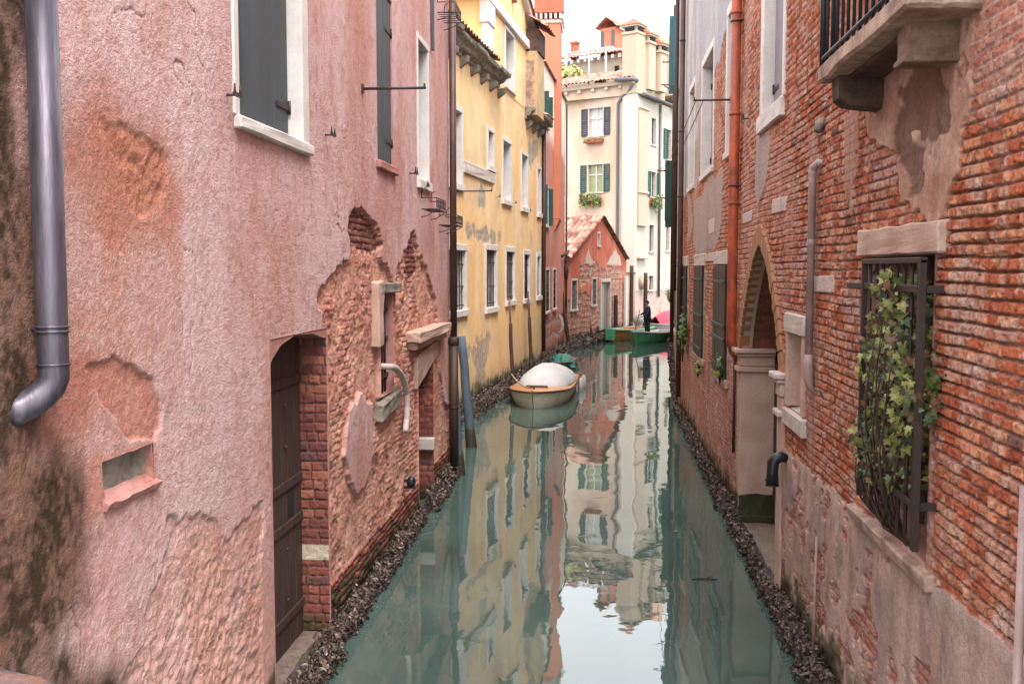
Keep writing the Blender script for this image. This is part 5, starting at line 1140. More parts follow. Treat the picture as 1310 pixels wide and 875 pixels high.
# ================================================================ far right building
WR = Wall((2.064, 27.32), (3.8, 54), -1); LR = WR.L
far = thing('grey_lilac_building', 'grey rendered canal building with green shutters beyond the brick wall', 'building', (*WR.P(LR / 2, 0).xy, 0))
def far_fun(S, Z):
    n = fbm(S * .5, Z * .4, 4, 5); g = fbm(S * 5, Z * 5, 3, 6); m, r1, r2, r3 = brick(S, Z, .28, .08, .02, 5)
    c = lerpc(np.broadcast_to(lin(196, 186, 186, .65), S.shape + (3,)), lin(214, 204, 198, .65), sst(.35, .65, n))
    bb = sst(4.6, 4.0, Z + 1.6 * (n - .5)); bc = lerpc(np.broadcast_to(lin(192, 160, 148), S.shape + (3,)), lerpc(np.broadcast_to(lin(186, 116, 96), S.shape + (3,)), lin(204, 150, 134), r1), m)
    c = lerpc(c, bc, bb); c = mixc(c, lin(206, 178, 160), .8 * sst(2.2, 1.6, Z + .8 * (n - .5)))
    return .02 * (g - .5) - .02 * bb * (1 - m), tidal(c, S, Z, .4, 5)
fr_h = [(4 + 5.2 * k, 5.3 + 5.2 * k, z, z + 2.1) for k in range(4) for z in (1.9, 5.6, 9.4)]
wall_mesh('wall', WR, seq((0, LR, .08)), seq((-.5, 13.2, .08)), far_fun, fr_h, M['farwall'], far); body(far, WR, 0, LR, -.5, 13.2, 6, M['creamr'])
tile_roof(far, WR.P(0, 13.15, .06), WR.P(LR, 13.15, .06), WR.P(LR, 14.4, -3), WR.P(0, 14.4, -3), 60, 8)
for i, h in enumerate(fr_h):
    w = backing(WR, h, .2, M['glass'] if i % 3 else M['dark'], far, 'window'); frame(WR, h, .12, .2, M['stone'], w, .03)
    if i % 3:
        m_ = 'shutteal' if i % 3 == 2 and i < 3 else 'shutgreen'
        for s in (h[0] - .02, h[1] + .02):
            if not (i == 2 or i in (4, 7)): continue
            mb = MB(); o1 = .32 if i % 3 == 2 else .42; mb.wbox(WR, s - .025, s + .025, h[2], h[3], .04, o1); mb.build('shutter', M[m_], w, bevel=.006)
    else: grille(WR, h, .02, 6, [h[2] + .5, h[2] + 1.3], M['blackiron'], w, .016)
drainpipe([WR.P(8.6, 13, .12), WR.P(8.6, 6.2, .12), WR.P(8.8, 5.9, .12), WR.P(8.8, 1.2, .12)], .07, 'darkpipe', far); drainpipe([WR.P(1.4, 13, .1), WR.P(1.4, 3.2, .1)], .06, 'darkpipe', far); drainpipe([WR.P(16, 9, .1), WR.P(16, 1.6, .1)], .08, 'brownpipe', far)
for s, z, o in ((9.3, 11.2, .55), (10.4, 10.6, .6), (9.8, 7.4, .7), (12.5, 6.6, .6)): bracket_bar(WR, s, z, o, far, r=.025, m='oldwood')
mb = MB(); mb.hexa([WR.P(9.9, 10.1, .0), WR.P(9.95, 10.1, .0), WR.P(9.95, 10.15, .0), WR.P(9.9, 10.15, .0), WR.P(10.35, 10.55, .5), WR.P(10.4, 10.55, .5), WR.P(10.4, 10.6, .5), WR.P(10.35, 10.6, .5)]); mb.build('bracket_strut', M['oldwood'], far)
mb = MB(); a0 = WB.P(*WB.loc(935, 128), .55)
for dz, e in ((0, WR.P(9.8, 7.42, .66)), (.02, WR.P(9.8, 7.42, .45))):
    s_ = a0 + Vector((.12 if dz else 0, 0, .02)); mb.tube([s_.lerp(e, t) - Vector((0, 0, .25 * math.sin(PI * t))) for t in np.linspace(0, 1, 14)], .008, 4)
tag(mb.build('clothes_line', M['oldwood'], None, a0), 'pair of thin clothes lines strung between two wall bars', 'clothes line')
footing('canal_footing', WR, -.3, LR, (.1, .26), .2, .08, 64)
shells('mussel_crust', 'distant shell line at the waterline of the grey building', WR, 0, LR, (.1, .28), 2600, .035, .2)
bush('wall_plant', 'small dry tuft growing from the far grey wall above the boats', 'plant', WR.P(21, 2.6, .2), .25, .7, .4, 90, .14, PALE, 'plants rooted in the brick wall')

# ================================================================ mooring poles
def pole(label, a, b, r0, r1, m, group, weed=.45, tipm=None, name='mooring_pole', split=None):
    a, b = Vector(a), Vector(b); t = thing(name, label, 'mooring pole', (a.x, a.y, 0), group)
    f = lambda z: a.lerp(b, (z - a.z) / (b.z - a.z)); n = 9
    zs = [a.z + (b.z - a.z) * k / n for k in range(n + 1)]
    mb = MB(); mb.tube([f(z) + Vector((random.uniform(-.008, .008), random.uniform(-.008, .008), 0)) for z in zs], [r0 + (r1 - r0) * k / n for k in range(n + 1)], 12); mb.build('shaft', M[m], t)
    if weed:
        mb = MB(); mb.tube([f(-.5), f(weed * .5), f(weed)], [r0 * 1.3, r0 * 1.22, r0 * 1.03], 12); mb.build('weed_band', M['weed'], t, sub=1, rough=.015)
    if tipm: mb = MB(); mb.tube([f(b.z), f(b.z + tipm)], [r1 * .55, r1 * .5], 8); mb.build('tip', M['oldwood'], t)
    return t
g1, g2 = 'leaning mooring poles along the left bank', 'wooden posts by the far house'
pole('blue grey pole squeezed against the brown downpipe of the pink building', (-2.55, 18.05, -.8), (-2.78, 18.3, 2.6), .085, .08, 'bluepole', g1)
pole('blue grey pole leaning free in front of the yellow wall', (-2.68, 20.9, -.8), (-3.02, 21.3, 2.36), .1, .095, 'bluepole', g1)
q = at_z(657.6, 508, .0); p = at_y(653, 414, q.y + .2); pole('thin dark pole between the yellow wall and the bow of the white tarped boat', (q.x, q.y, -.6), p, .06, .055, 'pole', g1, .5, .75)
p = at_y(677, 406, 34.1); q = at_y(681, 474, 33.9); pole('thin dark pole standing on the ledge behind the white tarped boat', (q.x, q.y, -.4), p, .065, .06, 'pole', g1, .7, .9)
p = at_y(715, 350, 46.2); q = at_y(731, 449, 46.4); pole('crooked brown post leaning left beside the orange house corner', (q.x, q.y, -.5), p, .1, .08, 'pole', g2)
p = at_y(709, 398, 45.0); q = at_y(712, 447, 45.2); pole('short weathered post near the salmon building foot', (q.x + .1, q.y, -.5), p, .09, .08, 'oldwood', g2)
p = at_y(753, 405, 51.6); q = at_y(758, 437, 51.6); pole('short thin stake before the orange house brick wall', (q.x + .1, q.y, -.5), p, .07, .06, 'pole', g2)
for lb, u, v, y in (('brown post rising behind the brown boat before the cream wall', 808, 340, 61.2), ('second brown post directly behind the standing boatman', 826, 349, 61.0), ('short rusty post right of the pale green house door', 788, 378, 56.6)):
    p = at_y(u, v, y); pole(lb, (p.x, y, -.6), p, .13, .12, 'pole', g2, .6)
# ================================================================ boats
def boat_frame(bow, stern):
    b = Vector((*bow, 0)); s = Vector((*stern, 0)); ax = (s - b).normalized(); L = (s - b).length
    ay = Vector((-ax.y, ax.x, 0)); return b, ax, ay, L
def hull_parts(t, fr, B, top, mats, blunt=.35, sternw=.8, fw=.5, pw=.6, bowrise=.15, thick=.05, floor=.12, open_=True, rake=.25, exp=.6, thwarts=(.3, .55, .8), rail_r=.035):
    b, ax, ay, L = fr; N = 28
    def w(x):
        k = min(x / blunt, 1); return B / 2 * max(.001, (1 - (1 - k) ** 2)) ** exp * (1 - (1 - sternw) * max(0, (x - blunt) / (1 - blunt)) ** 1.5)
    def zt(x): return top + bowrise * (1 - x) ** 2.2 + .04 * x ** 3
    def ring(x, inset=0, zb=-.18):
        ww = max(w(x) - inset, .0005); z1 = zt(x); pts = []
        for f, g in ((0, 0), (.55, .02), (.8, .22), (.93, .6), (1, 1)):
            zz = zb + (z1 - zb) * g; rk = rake * (1 - x) ** 3 * (1 - g)
            pts.append((x * L + rk + inset * (1 - x) * 1.2 * (x < .02), ww * f, zz))
        return [(p, -q, r) for p, q, r in pts[::-1]] + pts[1:]
    W_ = lambda p: b + ax * p[0] + ay * p[1] + Vector((0, 0, p[2]))
    xs = [(i / N) ** 1.4 for i in range(N + 1)]
    mb = MB(); R = [ring(x) for x in xs]; m = len(R[0])
    mb.add([W_(p) for r in R for p in r], [(i * m + k, i * m + k + 1, (i + 1) * m + k + 1, (i + 1) * m + k) for i in range(N) for k in range(m - 1)], True)
    mb.add([W_(p) for p in R[-1]], [tuple(range(m))]); hull = mb.build('hull', M[mats[0]], t)
    mb = MB()
    for sg in (-1, 1): mb.tube([W_((x * L, sg * (w(x) + .01), zt(x))) for x in xs], rail_r, 6)
    mb.tube([W_((L, -w(1), zt(1))), W_((L, w(1), zt(1)))], rail_r, 6); mb.build('rub_rail', M[mats[1]], t)
    if open_:
        mb = MB(); R = [ring(max(x, .05), thick, floor) for x in xs]
        mb.add([W_(p) for r in R for p in r], [(i * m + k, (i + 1) * m + k, (i + 1) * m + k + 1, i * m + k + 1) for i in range(N) for k in range(m - 1)], True)
        mb.add([W_((p[0] - .05, p[1], p[2])) for p in R[-1]], [tuple(range(m))]); mb.build('inner_hull', M[mats[2]], t)
        mb = MB()
        for x in thwarts:
            y = w(x) - .04; z = zt(x) - .16; mb.hexa([W_(p) for p in ((x * L - .12, -y, z), (x * L + .12, -y, z), (x * L + .12, y, z), (x * L - .12, y, z), (x * L - .12, -y, z + .04), (x * L + .12, -y, z + .04), (x * L + .12, y, z + .04), (x * L - .12, y, z + .04))])
        mb.build('thwart', M[mats[2]], t, bevel=.008)
        # fore deck
        mb = MB(); xd = [.0, .03, .07, .12, .17, .22]
        mb.add([W_((x * L, sg * w(x), zt(x) + .012)) for x in xd for sg in (-1, 1)], [(2 * i, 2 * i + 2, 2 * i + 3, 2 * i + 1) for i in range(len(xd) - 1)]); mb.build('fore_deck', M[mats[1]], t)
    return w, zt, W_, L
# ---- near boat under white canvas
fr = boat_frame((-1.86, 26.75), (-1.42, 32.3))
bt = thing('motor_boat', 'small white boat with varnished deck under a domed white canvas cover', 'boat', (-1.64, 29.5, 0))
w_, zt_, W_, L = hull_parts(bt, fr, 1.78, .36, ('hull', 'railwood'), .34, .78, open_=False, bowrise=.12, rake=.3, exp=.62, rail_r=.03)
mb = MB(); xs = [(i / 26) ** 1.3 for i in range(27)]; ny = 9
vs = [W_((x * L, (j / (ny - 1) * 2 - 1) * w_(x), zt_(x) + .015 + .05 * (1 - (j / (ny - 1) * 2 - 1) ** 2))) for x in xs for j in range(ny)]
mb.add(vs, [(i * ny + j, (i + 1) * ny + j, (i + 1) * ny + j + 1, i * ny + j + 1) for i in range(26) for j in range(ny - 1)], True); dk = mb.build('deck', M['deckwood'], bt)
mb = MB(); ns, nr_ = 44, 12; cx, hl = .60 * L, .35 * L
def cov(r, a):
    ca, sa = math.cos(a), math.sin(a); px = cx + hl * r * math.copysign(abs(ca) ** .62, ca); py = .78 * r * math.copysign(abs(sa) ** .62, sa) * (1 - .16 * (ca > 0) * ca * ca)
    z = .46 + .44 * (max(0, 1 - r ** 2.2)) ** .8 * (1 - .22 * ca * r) + .03 * mnoise.noise(Vector((px * 2.5, py * 3, 3))) + .05 * abs(math.sin(px * 2.1 + .6)) * (1 - r) ** .5 + .025 * abs(mnoise.noise(Vector((px * 6, py * 1.5, 8))))
    return W_((px, py, z + .02))
vs = []
for i in range(nr_ + 1):
    for k in range(ns): vs.append(cov(i / nr_, k * 2 * PI / ns))
for k in range(ns): p = cov(1.0, k * 2 * PI / ns); vs.append(p - Vector((0, 0, .12)))
mb.add(vs, [(i * ns + k, i * ns + (k + 1) % ns, (i + 1) * ns + (k + 1) % ns, (i + 1) * ns + k) for i in range(nr_ + 1) for k in range(ns)], True); cv = mb.build('canvas_cover', M['canvas'], bt)
mb = MB(); mb.tube([cov(1.0, k * 2 * PI / ns) - Vector((0, 0, .03)) for k in range(ns + 1)], .014, 5); mb.build('cover_hem', M['fender'], cv)
mb = MB(); mb.hexa([W_(p) for p in ((.95, -.30, .50), (1.05, -.30, .50), (1.05, .34, .50), (.95, .34, .50), (.96, -.28, .56), (1.04, -.28, .56), (1.04, .32, .56), (.96, .32, .56))]); mb.build('deck_bar', M['railwood'], dk, bevel=.01)
mb = MB(); mb.tube([W_((.35, .0, zt_(.06) + .05)), W_((.35, .0, zt_(.06) + .16))], .025, 8); mb.tube([W_((.35, -.12, zt_(.06) + .14)), W_((.35, .12, zt_(.06) + .14))], .02, 8); mb.build('cleat', M['iron'], dk)
for lb, x, dy in (('white fender hanging over the boat side near the stern', .84, .10), ('white fender floating at the stern corner of the canvas boat', 1.0, .16)):
    p = W_((x * L - .05, (w_(min(x, .99)) + dy), .42)) if True else None
    # the canal side of the boat
    q = W_((x * L - .05, -(w_(min(x, .99)) + dy), .42)); p = q if q.x > p.x else p
    t = thing('boat_fender', lb, 'fender', (p.x, p.y, 0), 'fenders of the canvas covered boat')
    mb = MB(); mb.lathe((p.x, p.y, p.z - .50), [(0, 0), (.05, .01), (.085, .06), (.09, .2), (.085, .38), (.05, .44), (.025, .48), (.0, .485)], 12); mb.build('body', M['fender'], t)
    mb = MB(); mb.tube([p + Vector((0, 0, -.03)), p + Vector((-.06, 0, .04)), p + Vector((-.14, 0, .03))], .012, 5); mb.build('cord', M['rope'], t)
a = W_((.35, 0, zt_(.06) + .12)); e = Vector((-2.62, 28.9, .75))
mb = MB(); mb.tube([a.lerp(e, t) - Vector((0, 0, .14 * math.sin(PI * t))) for t in np.linspace(0, 1, 12)], .02, 6); tag(mb.build('mooring_rope', M['rope'], None, a), 'pale rope running from the canvas boat bow to the wall', 'rope')
# ---- teal tarpaulin boat
c = at_z(719, 468, .1); fr = boat_frame((c.x - .25, c.y - .7), (c.x + .2, c.y + 2.2))
tb = thing('covered_boat', 'little dark boat buried under a crumpled teal green tarpaulin', 'boat', (c.x, c.y + .7, 0))
hull_parts(tb, fr, 1.0, .22, ('boatgreen', 'railwood', 'boatinside'), .3, .8, bowrise=.05)
mb = MB(); n = 34; vs = []
for i in range(n + 1):
    for j in range(n + 1):
        a, b = i / n * 2 - 1, j / n * 2 - 1; r = max(abs(a), abs(b)); rr = math.hypot(a, b)
        v = Vector((a * 3, b * 3, 1)); cr = abs(mnoise.noise(v * .9)) * .3 + abs(mnoise.noise(v * 2.3)) * .12
        z = .12 + .36 * max(0, 1 - rr ** 2 * .8) + .46 * cr - .28 * max(0, r - .8)
        x_, y_ = .5 * a + .07 * mnoise.noise(v + Vector((5, 0, 0))), .95 * b + .1 * mnoise.noise(v + Vector((0, 7, 0)))
        vs.append(Vector((c.x + x_, c.y + .6 + y_, z)))
mb.add(vs, [(i * (n + 1) + j, (i + 1) * (n + 1) + j, (i + 1) * (n + 1) + j + 1, i * (n + 1) + j + 1) for i in range(n) for j in range(n)], True); mb.build('tarpaulin', M['tealtarp'], tb)
# ---- far boats
fr = boat_frame((.42, 52.4), (2.45, 57.4)); sb = thing('wooden_boat', 'brown hulled open boat with green trim moored by the orange house', 'boat', (1.4, 54.9, 0))
w_, zt_, W_, L = hull_parts(sb, fr, 1.6, .5, ('boatbrown', 'boatgreen', 'boatinside'), .45, .75, exp=.75, bowrise=.14, rail_r=.06)
mb = MB(); mb.hexa([W_(p) for p in ((-.1, -.2, .1), (.12, -.28, .1), (.12, .28, .1), (-.1, .2, .1), (-.14, -.2, .72), (.12, -.3, .72), (.12, .3, .72), (-.14, .2, .72))]); mb.build('stem_block', M['boatgreen'], sb, bevel=.02)
mb = MB()
for x, y, s in ((.42, .2, .3), (.5, -.2, .26), (.62, .1, .34), (.7, -.15, .3)): p = W_((x * L, y, .3)); mb.box(p.x - s, p.x + s, p.y - s * .7, p.y + s * .7, p.z, p.z + s)
mb.build_each('cargo_box', M['deckwood'], sb, bevel=.03)
p = W_((.82 * L, 0, .55)); mb = MB(); mb.lathe(p, [(0, .78), (.2, .74), (.3, .55), (.33, .34), (.24, .26), (.16, .1), (.14, -.3)], 14); mb.build('covered_motor', M['canvas'], sb, rough=.05)
fr = boat_frame((1.62, 50.9), (3.55, 54.5)); gb = thing('rowing_boat', 'green rowing boat with white inside carrying the standing man', 'boat', (2.6, 52.7, 0))
w_, zt_, W_, L = hull_parts(gb, fr, 1.35, .46, ('boatgreen', 'boatwhite', 'boatwhite'), .5, .7, exp=.8, bowrise=.2, floor=.14, rail_r=.05, thwarts=(.28, .75, .9))
mb = MB(); mb.add([W_((x * L, y * (w_(x) - .08), .26)) for x in (.3, .5, .72) for y in (-1, 1)], [(0, 2, 3, 1), (2, 4, 5, 3)]); mb.build('floor_board', M['boatinside'], gb)
fr = boat_frame((2.75, 58.6), (6.2, 61.1)); rb = thing('covered_boat', 'white boat hidden under a bright pink red tarpaulin by the cream wall', 'boat', (4.2, 59.2, 0))
w_, zt_, W_, L = hull_parts(rb, fr, 1.7, .5, ('boatwhite', 'boatwhite', 'boatinside'), .35, .8, exp=.7)
mb = MB(); n = 26; vs = []
for i in range(n + 1):
    for j in range(n + 1):
        a, b = i / n, j / n * 2 - 1; x = .1 + .9 * a; z = .58 + (.84 * math.sin(PI * min(1, .12 + a * .95)) ** .6) * (1 - abs(b) ** 1.6) + .07 * mnoise.noise(Vector((a * 5, b * 2, 2)))
        vs.append(W_((x * L, b * (w_(x) + .04), z)))
mb.add(vs, [(i * (n + 1) + j, (i + 1) * (n + 1) + j, (i + 1) * (n + 1) + j + 1, i * (n + 1) + j + 1) for i in range(n) for j in range(n)], True); mb.build('tarpaulin', M['redtarp'], rb)
# ---- white coiled rope on the salmon building bank
c = at_y(712, 415, 44.6); mb = MB(); pts = [Vector((c.x + .28 * math.cos(t) * (1 + .15 * math.sin(t * .37)), c.y + .05 * math.sin(t * .9), c.z + .42 * math.sin(t) * (1 + .1 * math.cos(t * .61)))) for t in np.linspace(0, 34, 150)]
mb.tube(pts, .02, 5); tag(mb.build('rope_coil', M['fender'], None, c), 'white rope coiled on the foot of the salmon house', 'rope')

# ---- litter on the water
p = at_z(862, 679, .006); leaves([p], [(0, .1, 1)], .12, [lin(206, 132, 62)], 'fallen_leaf', None, p); tag(bpy.data.objects['fallen_leaf'], 'single orange fallen leaf floating beside the brick wall waterline', 'leaf')
p = at_z(902, 741, .008); mb = MB(); mb.tube([p + Vector((-.16, 0, 0)), p + Vector((-.05, .03, .004)), p + Vector((.04, .0, .002)), p + Vector((.15, .03, 0))], [.008, .012, .01, .005], 6); mb.tube([p, p + Vector((.06, .1, .004))], [.008, .004], 5)
tag(mb.build('floating_twig', M['pole'], None, p), 'short dark twig floating on the open water', 'twig')
# ================================================================ boatman
def skin_body(name, joints, edges, material, parent, root=0, sub=2, smooth_iter=0):
    me = bpy.data.meshes.new(name + '_tmp'); me.from_pydata([Vector(j[0]) for j in joints], edges, [])
    o = bpy.data.objects.new(name + '_tmp', me); COL.objects.link(o)
    md = o.modifiers.new('skin', 'SKIN'); md.use_smooth_shade = True
    for i, j in enumerate(joints):
        r = j[1] if isinstance(j[1], tuple) else (j[1], j[1]); me.skin_vertices[0].data[i].radius = r
        me.skin_vertices[0].data[i].use_root = (i == root)
    if sub: s = o.modifiers.new('sub', 'SUBSURF'); s.levels = sub; s.render_levels = sub
    dg = bpy.context.evaluated_depsgraph_get(); ev = o.evaluated_get(dg)
    m2 = bpy.data.meshes.new_from_object(ev, depsgraph=dg); m2.name = name
    bpy.data.objects.remove(o); bpy.data.meshes.remove(me)
    m2.materials.clear(); return link_mesh(name, m2, material, parent, smooth=True)
ppos = Vector((2.40, 52.75, .27)); f_ = Vector((-.96, -.28, 0)).normalized(); r_ = Vector((f_.y, -f_.x, 0)); K = 1.08
def B_(fwd, side, up): return ppos + f_ * fwd + r_ * side + Vector((0, 0, up * K))
man = thing('person', 'man in navy jacket and dark cap standing in the green boat', 'person', ppos)
sk = [((0, 0, .93), (.15, .11)), ((.0, 0, 1.12), (.15, .105)), ((.01, 0, 1.33), (.165, .11)), ((.0, 0, 1.45), (.1, .08)), ((.02, 0, 1.52), (.058, .055)), ((.035, 0, 1.60), (.075, .08)), ((.035, 0, 1.69), (.072, .085)),
      ((0, .1, .86), (.088, .088)), ((.02, .12, .50), (.062, .062)), ((-.01, .13, .09), (.042, .042)), ((.13, .15, .03), (.038, .03)),
      ((0, -.1, .86), (.088, .088)), ((.0, -.13, .50), (.062, .062)), ((-.04, -.14, .09), (.042, .042)), ((.1, -.16, .03), (.038, .03)),
      ((0, .19, 1.40), (.062, .062)), ((.10, .25, 1.16), (.048, .048)), ((.34, .16, 1.06), (.036, .036)), ((.42, .12, 1.05), (.04, .026)),
      ((0, -.19, 1.40), (.062, .062)), ((.06, -.26, 1.14), (.048, .048)), ((.30, -.18, 1.00), (.036, .036)), ((.38, -.13, .98), (.04, .026))]
ed = [(0, 1), (1, 2), (2, 3), (3, 4), (4, 5), (5, 6), (0, 7), (7, 8), (8, 9), (9, 10), (0, 11), (11, 12), (12, 13), (13, 14), (3, 15), (15, 16), (16, 17), (17, 18), (3, 19), (19, 20), (20, 21), (21, 22)]
# fingers grow from both hands
for hnd, sg in ((18, 1), (22, -1)):
    h0 = Vector(sk[hnd][0])
    for k in range(4):
        i = len(sk); a = h0 + Vector((.05, -sg * .0 + (k - 1.5) * .016, .012)); sk.append((tuple(a), .0095)); sk.append((tuple(a + Vector((.03 - .003 * abs(k - 1.5), 0, -.018))), .008)); sk.append((tuple(a + Vector((.022, 0, -.045))), .007))
        ed += [(hnd, i), (i, i + 1), (i + 1, i + 2)]
    i = len(sk); a = h0 + Vector((.01, -sg * .035, .005)); sk.append((tuple(a), .011)); sk.append((tuple(a + Vector((.03, 0, -.02))), .009)); ed += [(hnd, i), (i, i + 1)]
J = [(B_(*p), r) for p, r in sk]
skin_body('body', J, ed, M['skin'], man)
jk = [((0, 0, .82), (.21, .17)), ((.0, 0, 1.0), (.205, .165)), ((.0, 0, 1.16), (.2, .16)), ((.01, 0, 1.34), (.205, .155)), ((.0, 0, 1.455), (.12, .095)), ((.012, 0, 1.51), (.075, .072)),
      ((0, .2, 1.40), (.082, .082)), ((.10, .262, 1.16), (.066, .066)), ((.33, .165, 1.065), (.052, .052)), ((0, -.2, 1.40), (.082, .082)), ((.06, -.272, 1.14), (.066, .066)), ((.29, -.185, 1.005), (.052, .052))]
skin_body('jacket', [(B_(*p), r) for p, r in jk], [(0, 1), (1, 2), (2, 3), (3, 4), (4, 5), (4, 6), (6, 7), (7, 8), (4, 9), (9, 10), (10, 11)], M['navy'], man)
tr = [((0, 0, .92), (.17, .14)), ((0, .1, .84), (.12, .12)), ((.02, .12, .50), (.095, .095)), ((-.01, .13, .1), (.075, .075)), ((0, -.1, .84), (.12, .12)), ((.0, -.13, .50), (.095, .095)), ((-.04, -.14, .1), (.075, .075))]
skin_body('trousers', [(B_(*p), r) for p, r in tr], [(0, 1), (1, 2), (2, 3), (0, 4), (4, 5), (5, 6)], M['trouser'], man)
for sg, fx in ((1, 0), (-1, -.03)):
    skin_body('shoe', [(B_(fx - .06, sg * .13, .045), .05), (B_(fx + .06, sg * .14, .045), .052), (B_(fx + .17, sg * .15, .035), .04)], [(0, 1), (1, 2)], M['shoe'], man)
mb = MB(); c = B_(.035, 0, 1.69); q = []
for r, z in ((.101, -.02), (.104, .02), (.098, .06), (.07, .09), (.0, .1)): q.append((r, z))
mb.lathe(c, q, 16); cap = mb.build('cap', M['navy'], man)
mb = MB(); mb.add([c + f_ * (.08 + .1 * math.cos(a)) + r_ * (.085 * math.sin(a)) + Vector((0, 0, z)) for z in (0, .012) for a in np.linspace(-PI / 2, PI / 2, 9)], [tuple(range(8, -1, -1)), tuple(range(9, 18))] + [(i, i + 1, i + 10, i + 9) for i in range(8)]); mb.build('cap_peak', M['navy'], cap)
mb = MB(); hd_ = B_(.035, 0, 1.635)
mb.hexa([hd_ + f_ * a + r_ * b + Vector((0, 0, z)) for a, b, z in ((.078, -.016, -.022), (.108, -.012, -.022), (.108, .012, -.022), (.078, .016, -.022), (.078, -.008, .028), (.088, -.006, .028), (.088, .006, .028), (.078, .008, .028))]); mb.build('nose', M['skin'], man, bevel=.004)
mb = MB()
for sg in (-1, 1): mb.lathe(hd_ + f_ * .074 + r_ * (sg * .03) + Vector((0, 0, .02)), [(0, -.008), (.009, 0), (0, .008)], 8)
mb.build_each('eye', M['dark'], man)
mb = MB(); mb.hexa([hd_ + f_ * a + r_ * b + Vector((0, 0, z)) for z in (-.052, -.044) for a, b in ((.07, -.024), (.083, -.02), (.083, .02), (.07, .024))]); mb.build('mouth', mat('lips', lin(160, 90, 80), .5), man)
mb = MB()
for sg in (-1, 1): mb.hexa([hd_ + f_ * a + r_ * (sg * b) + Vector((0, 0, z)) for z in (-.03, .035) for a, b in ((-.015, .072), (.02, .072), (.01, .092), (-.02, .092))])
mb.build_each('ear', M['skin'], man, bevel=.006)
mb = MB(); mb.lathe(B_(.02, 0, 1.64), [(.088, -.05), (.094, 0), (.094, .05)], 14); 
mb = MB(); mb.add([B_(.0 - .085 * math.cos(a), .088 * math.sin(a), z) for z in (1.60, 1.70) for a in np.linspace(-1.5, 1.5, 11)], [(i, i + 1, i + 12, i + 11) for i in range(10)], True); mb.build('hair', mat('grey hair', lin(110, 105, 100), .8), man)
a, e = B_(.47, .02, 1.18), B_(.62, -.1, -.35); mb = MB(); mb.tube([B_(.36, .17, 1.32), B_(.44, .12, 1.05), B_(.75, -.05, .1), B_(.9, -.12, -.32)], [.022, .022, .022, .022], 8); mb.hexa([B_(*p) for p in ((.86, -.18, -.3), (.88, -.06, -.3), (.90, -.06, -.3), (.88, -.18, -.3), (1.04, -.24, -.75), (1.06, -.06, -.75), (1.08, -.06, -.75), (1.06, -.24, -.75))])
tag(mb.build('oar', M['oldwood'], None, a), 'wooden oar held in both hands by the standing boatman', 'oar')

# ================================================================ bridge railing corner
a = EYE + ray(-140, 856) * 1.5; b = EYE + ray(40, 897) * 1.42; c = EYE + ray(110, 945) * 1.38
rl = thing('bridge_railing', 'rusty blue grey iron bridge rail end in the lower left corner', 'railing', (b.x, b.y, b.z - 1))
mb = MB(); d_ = (a - b).normalized(); mb.tube([a + d_ * 1.2, a, b, b.lerp(c, .5) + Vector((0, 0, .006)), c, c - Vector((0, 0, .12))], .034, 14); mb.build('handrail', mat('rusty painted iron', lin(70, 72, 84, .7), .6, .3, .5, 22, .6, 60, stain=lin(150, 96, 70), stain_amt=.9, stain_scale=16), rl)
mb = MB()
for k in range(9): p = b.lerp(a, k / 6); mb.tube([p - Vector((0, 0, .02)), p - Vector((0, 0, 1.0))], .011, 6)
mb.build_each('baluster', M['iron'], rl)
mb = MB(); mb.tube([b - Vector((0, 0, .95)), a + d_ * 1.0 - Vector((0, 0, .95))], .018, 6); mb.build('bottom_rail', M['iron'], rl)

# ================================================================ water, sky, light, camera
m, nt, N, L, B = new_mat('canal water')
B.inputs['Base Color'].default_value = (.066, .110, .095, 1); B.inputs['Roughness'].default_value = .015; B.inputs['IOR'].default_value = 1.6; B.inputs['Specular IOR Level'].default_value = .8
tc = N.new('ShaderNodeTexCoord'); mp = N.new('ShaderNodeMapping'); L.new(tc.outputs['Object'], mp.inputs[0]); mp.inputs['Scale'].default_value = (1.15, 1.0, 1)
def wn(sc, det, dist=0):
    n = N.new('ShaderNodeTexNoise'); n.inputs['Scale'].default_value = sc; n.inputs['Detail'].default_value = det; n.inputs['Distortion'].default_value = dist; n.inputs['Roughness'].default_value = .4; L.new(mp.outputs[0], n.inputs['Vector']); return n
n1, n2 = wn(.8, 1, .4), wn(3.4, 1, .3)
mu = N.new('ShaderNodeMath'); mu.operation = 'MULTIPLY_ADD'; mu.inputs[1].default_value = .10; L.new(n2.outputs['Fac'], mu.inputs[0]); L.new(n1.outputs['Fac'], mu.inputs[2])
n4 = wn(11, 2, .2); mu2 = N.new('ShaderNodeMath'); mu2.operation = 'MULTIPLY_ADD'; mu2.inputs[1].default_value = .02; L.new(n4.outputs['Fac'], mu2.inputs[0]); L.new(mu.outputs[0], mu2.inputs[2]); mu = mu2
bp = N.new('ShaderNodeBump'); bp.inputs['Strength'].default_value = 1; bp.inputs['Distance'].default_value = .0080; L.new(mu.outputs[0], bp.inputs['Height']); L.new(bp.outputs[0], B.inputs['Normal'])
n3 = wn(.35, 5); rp = N.new('ShaderNodeMapRange'); rp.inputs[1].default_value = .35; rp.inputs[2].default_value = .65; rp.inputs[3].default_value = .8; rp.inputs[4].default_value = 1.2; L.new(n3.outputs['Fac'], rp.inputs[0])
sc = N.new('ShaderNodeVectorMath'); sc.operation = 'SCALE'; sc.inputs[0].default_value = (.066, .110, .095); L.new(rp.outputs[0], sc.inputs['Scale']); L.new(sc.outputs[0], B.inputs['Base Color'])
mb = MB(); mb.add([(-250, -60, 0), (250, -60, 0), (250, 400, 0), (-250, 400, 0)], [(0, 1, 2, 3)]); tag(mb.build('water', m), kind='structure')
SUN_EL, SUN_AZ = math.radians(58), math.radians(150)    # azimuth clockwise from +Y
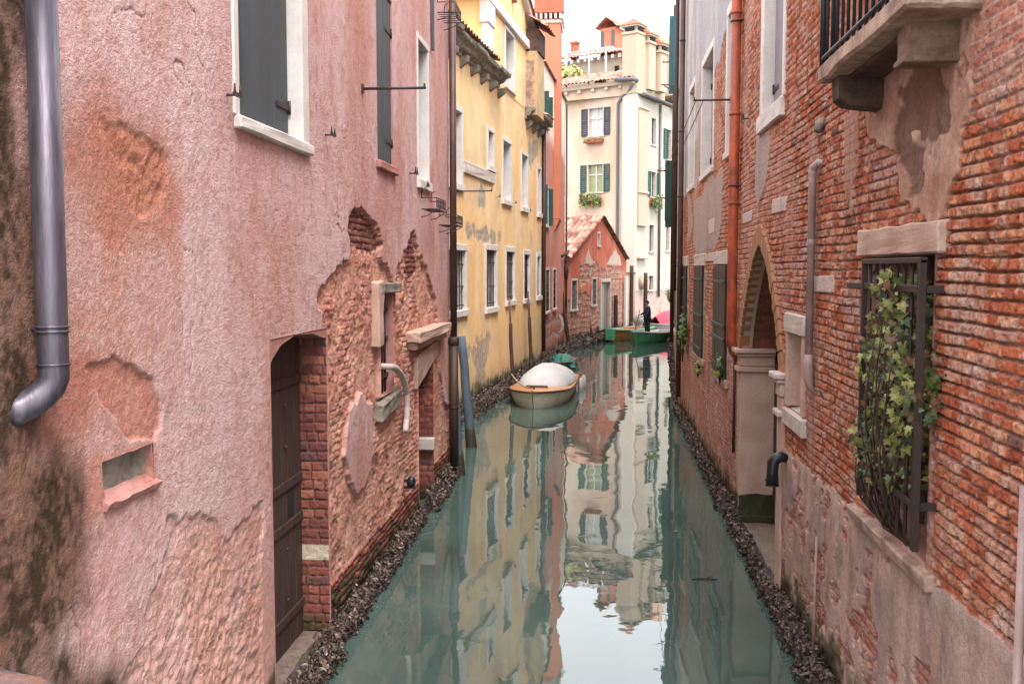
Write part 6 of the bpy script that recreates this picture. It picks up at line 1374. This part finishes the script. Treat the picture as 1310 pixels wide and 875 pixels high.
wd = bpy.data.worlds.new('World'); S_.world = wd; wd.use_nodes = True; nt = wd.node_tree; N, L = nt.nodes, nt.links
bg = N['Background']; sk_ = N.new('ShaderNodeTexSky'); sk_.sky_type = 'NISHITA'; sk_.sun_disc = False; sk_.sun_elevation = SUN_EL; sk_.sun_rotation = SUN_AZ; sk_.dust_density = 4; sk_.air_density = 1
hs = N.new('ShaderNodeHueSaturation'); hs.inputs['Saturation'].default_value = .35; L.new(sk_.outputs[0], hs.inputs['Color'])
tcn = N.new('ShaderNodeTexCoord'); nz = N.new('ShaderNodeTexNoise'); nz.inputs['Scale'].default_value = 2.2; nz.inputs['Detail'].default_value = 6; L.new(tcn.outputs['Generated'], nz.inputs['Vector'])
rm = N.new('ShaderNodeMapRange'); rm.inputs[1].default_value = .35; rm.inputs[2].default_value = .65; rm.inputs[3].default_value = .55; rm.inputs[4].default_value = .95; L.new(nz.outputs['Fac'], rm.inputs[0])
mx = N.new('ShaderNodeMix'); mx.data_type = 'RGBA'; mx.inputs[7].default_value = (9.0, 9.15, 9.5, 1); L.new(rm.outputs[0], mx.inputs['Factor']); L.new(hs.outputs[0], mx.inputs[6]); L.new(mx.outputs[2], bg.inputs['Color']); bg.inputs['Strength'].default_value = .15
sl = bpy.data.lights.new('sun', 'SUN'); sl.energy = 1.3; sl.angle = math.radians(25); sl.color = (1, .955, .9)
so = bpy.data.objects.new('sun', sl); COL.objects.link(so); so.location = (0, 0, 30)
dv = Vector((math.sin(SUN_AZ) * math.cos(SUN_EL), math.cos(SUN_AZ) * math.cos(SUN_EL), math.sin(SUN_EL))); so.rotation_euler = dv.to_track_quat('Z', 'Y').to_euler()
cd = bpy.data.cameras.new('camera'); co_ = bpy.data.objects.new('camera', cd); COL.objects.link(co_); co_.location = EYE; co_.rotation_euler = (PI / 2 - PITCH, 0, YAW)
cd.sensor_width = 36; cd.lens = 36 * FPX / 1310; cd.clip_start = .05; cd.clip_end = 1500; S_.camera = co_
vs = S_.view_settings; vs.view_transform = 'Standard'; vs.look = 'None'; vs.gamma = 1; vs.exposure = EXPO; S_.display_settings.display_device = 'sRGB'
S_.render.engine = 'CYCLES'; cy = S_.cycles; cy.use_denoising = True; cy.max_bounces = 8; cy.diffuse_bounces = 5; cy.glossy_bounces = 3; cy.caustics_reflective = False; cy.caustics_refractive = False; cy.sample_clamp_indirect = 8
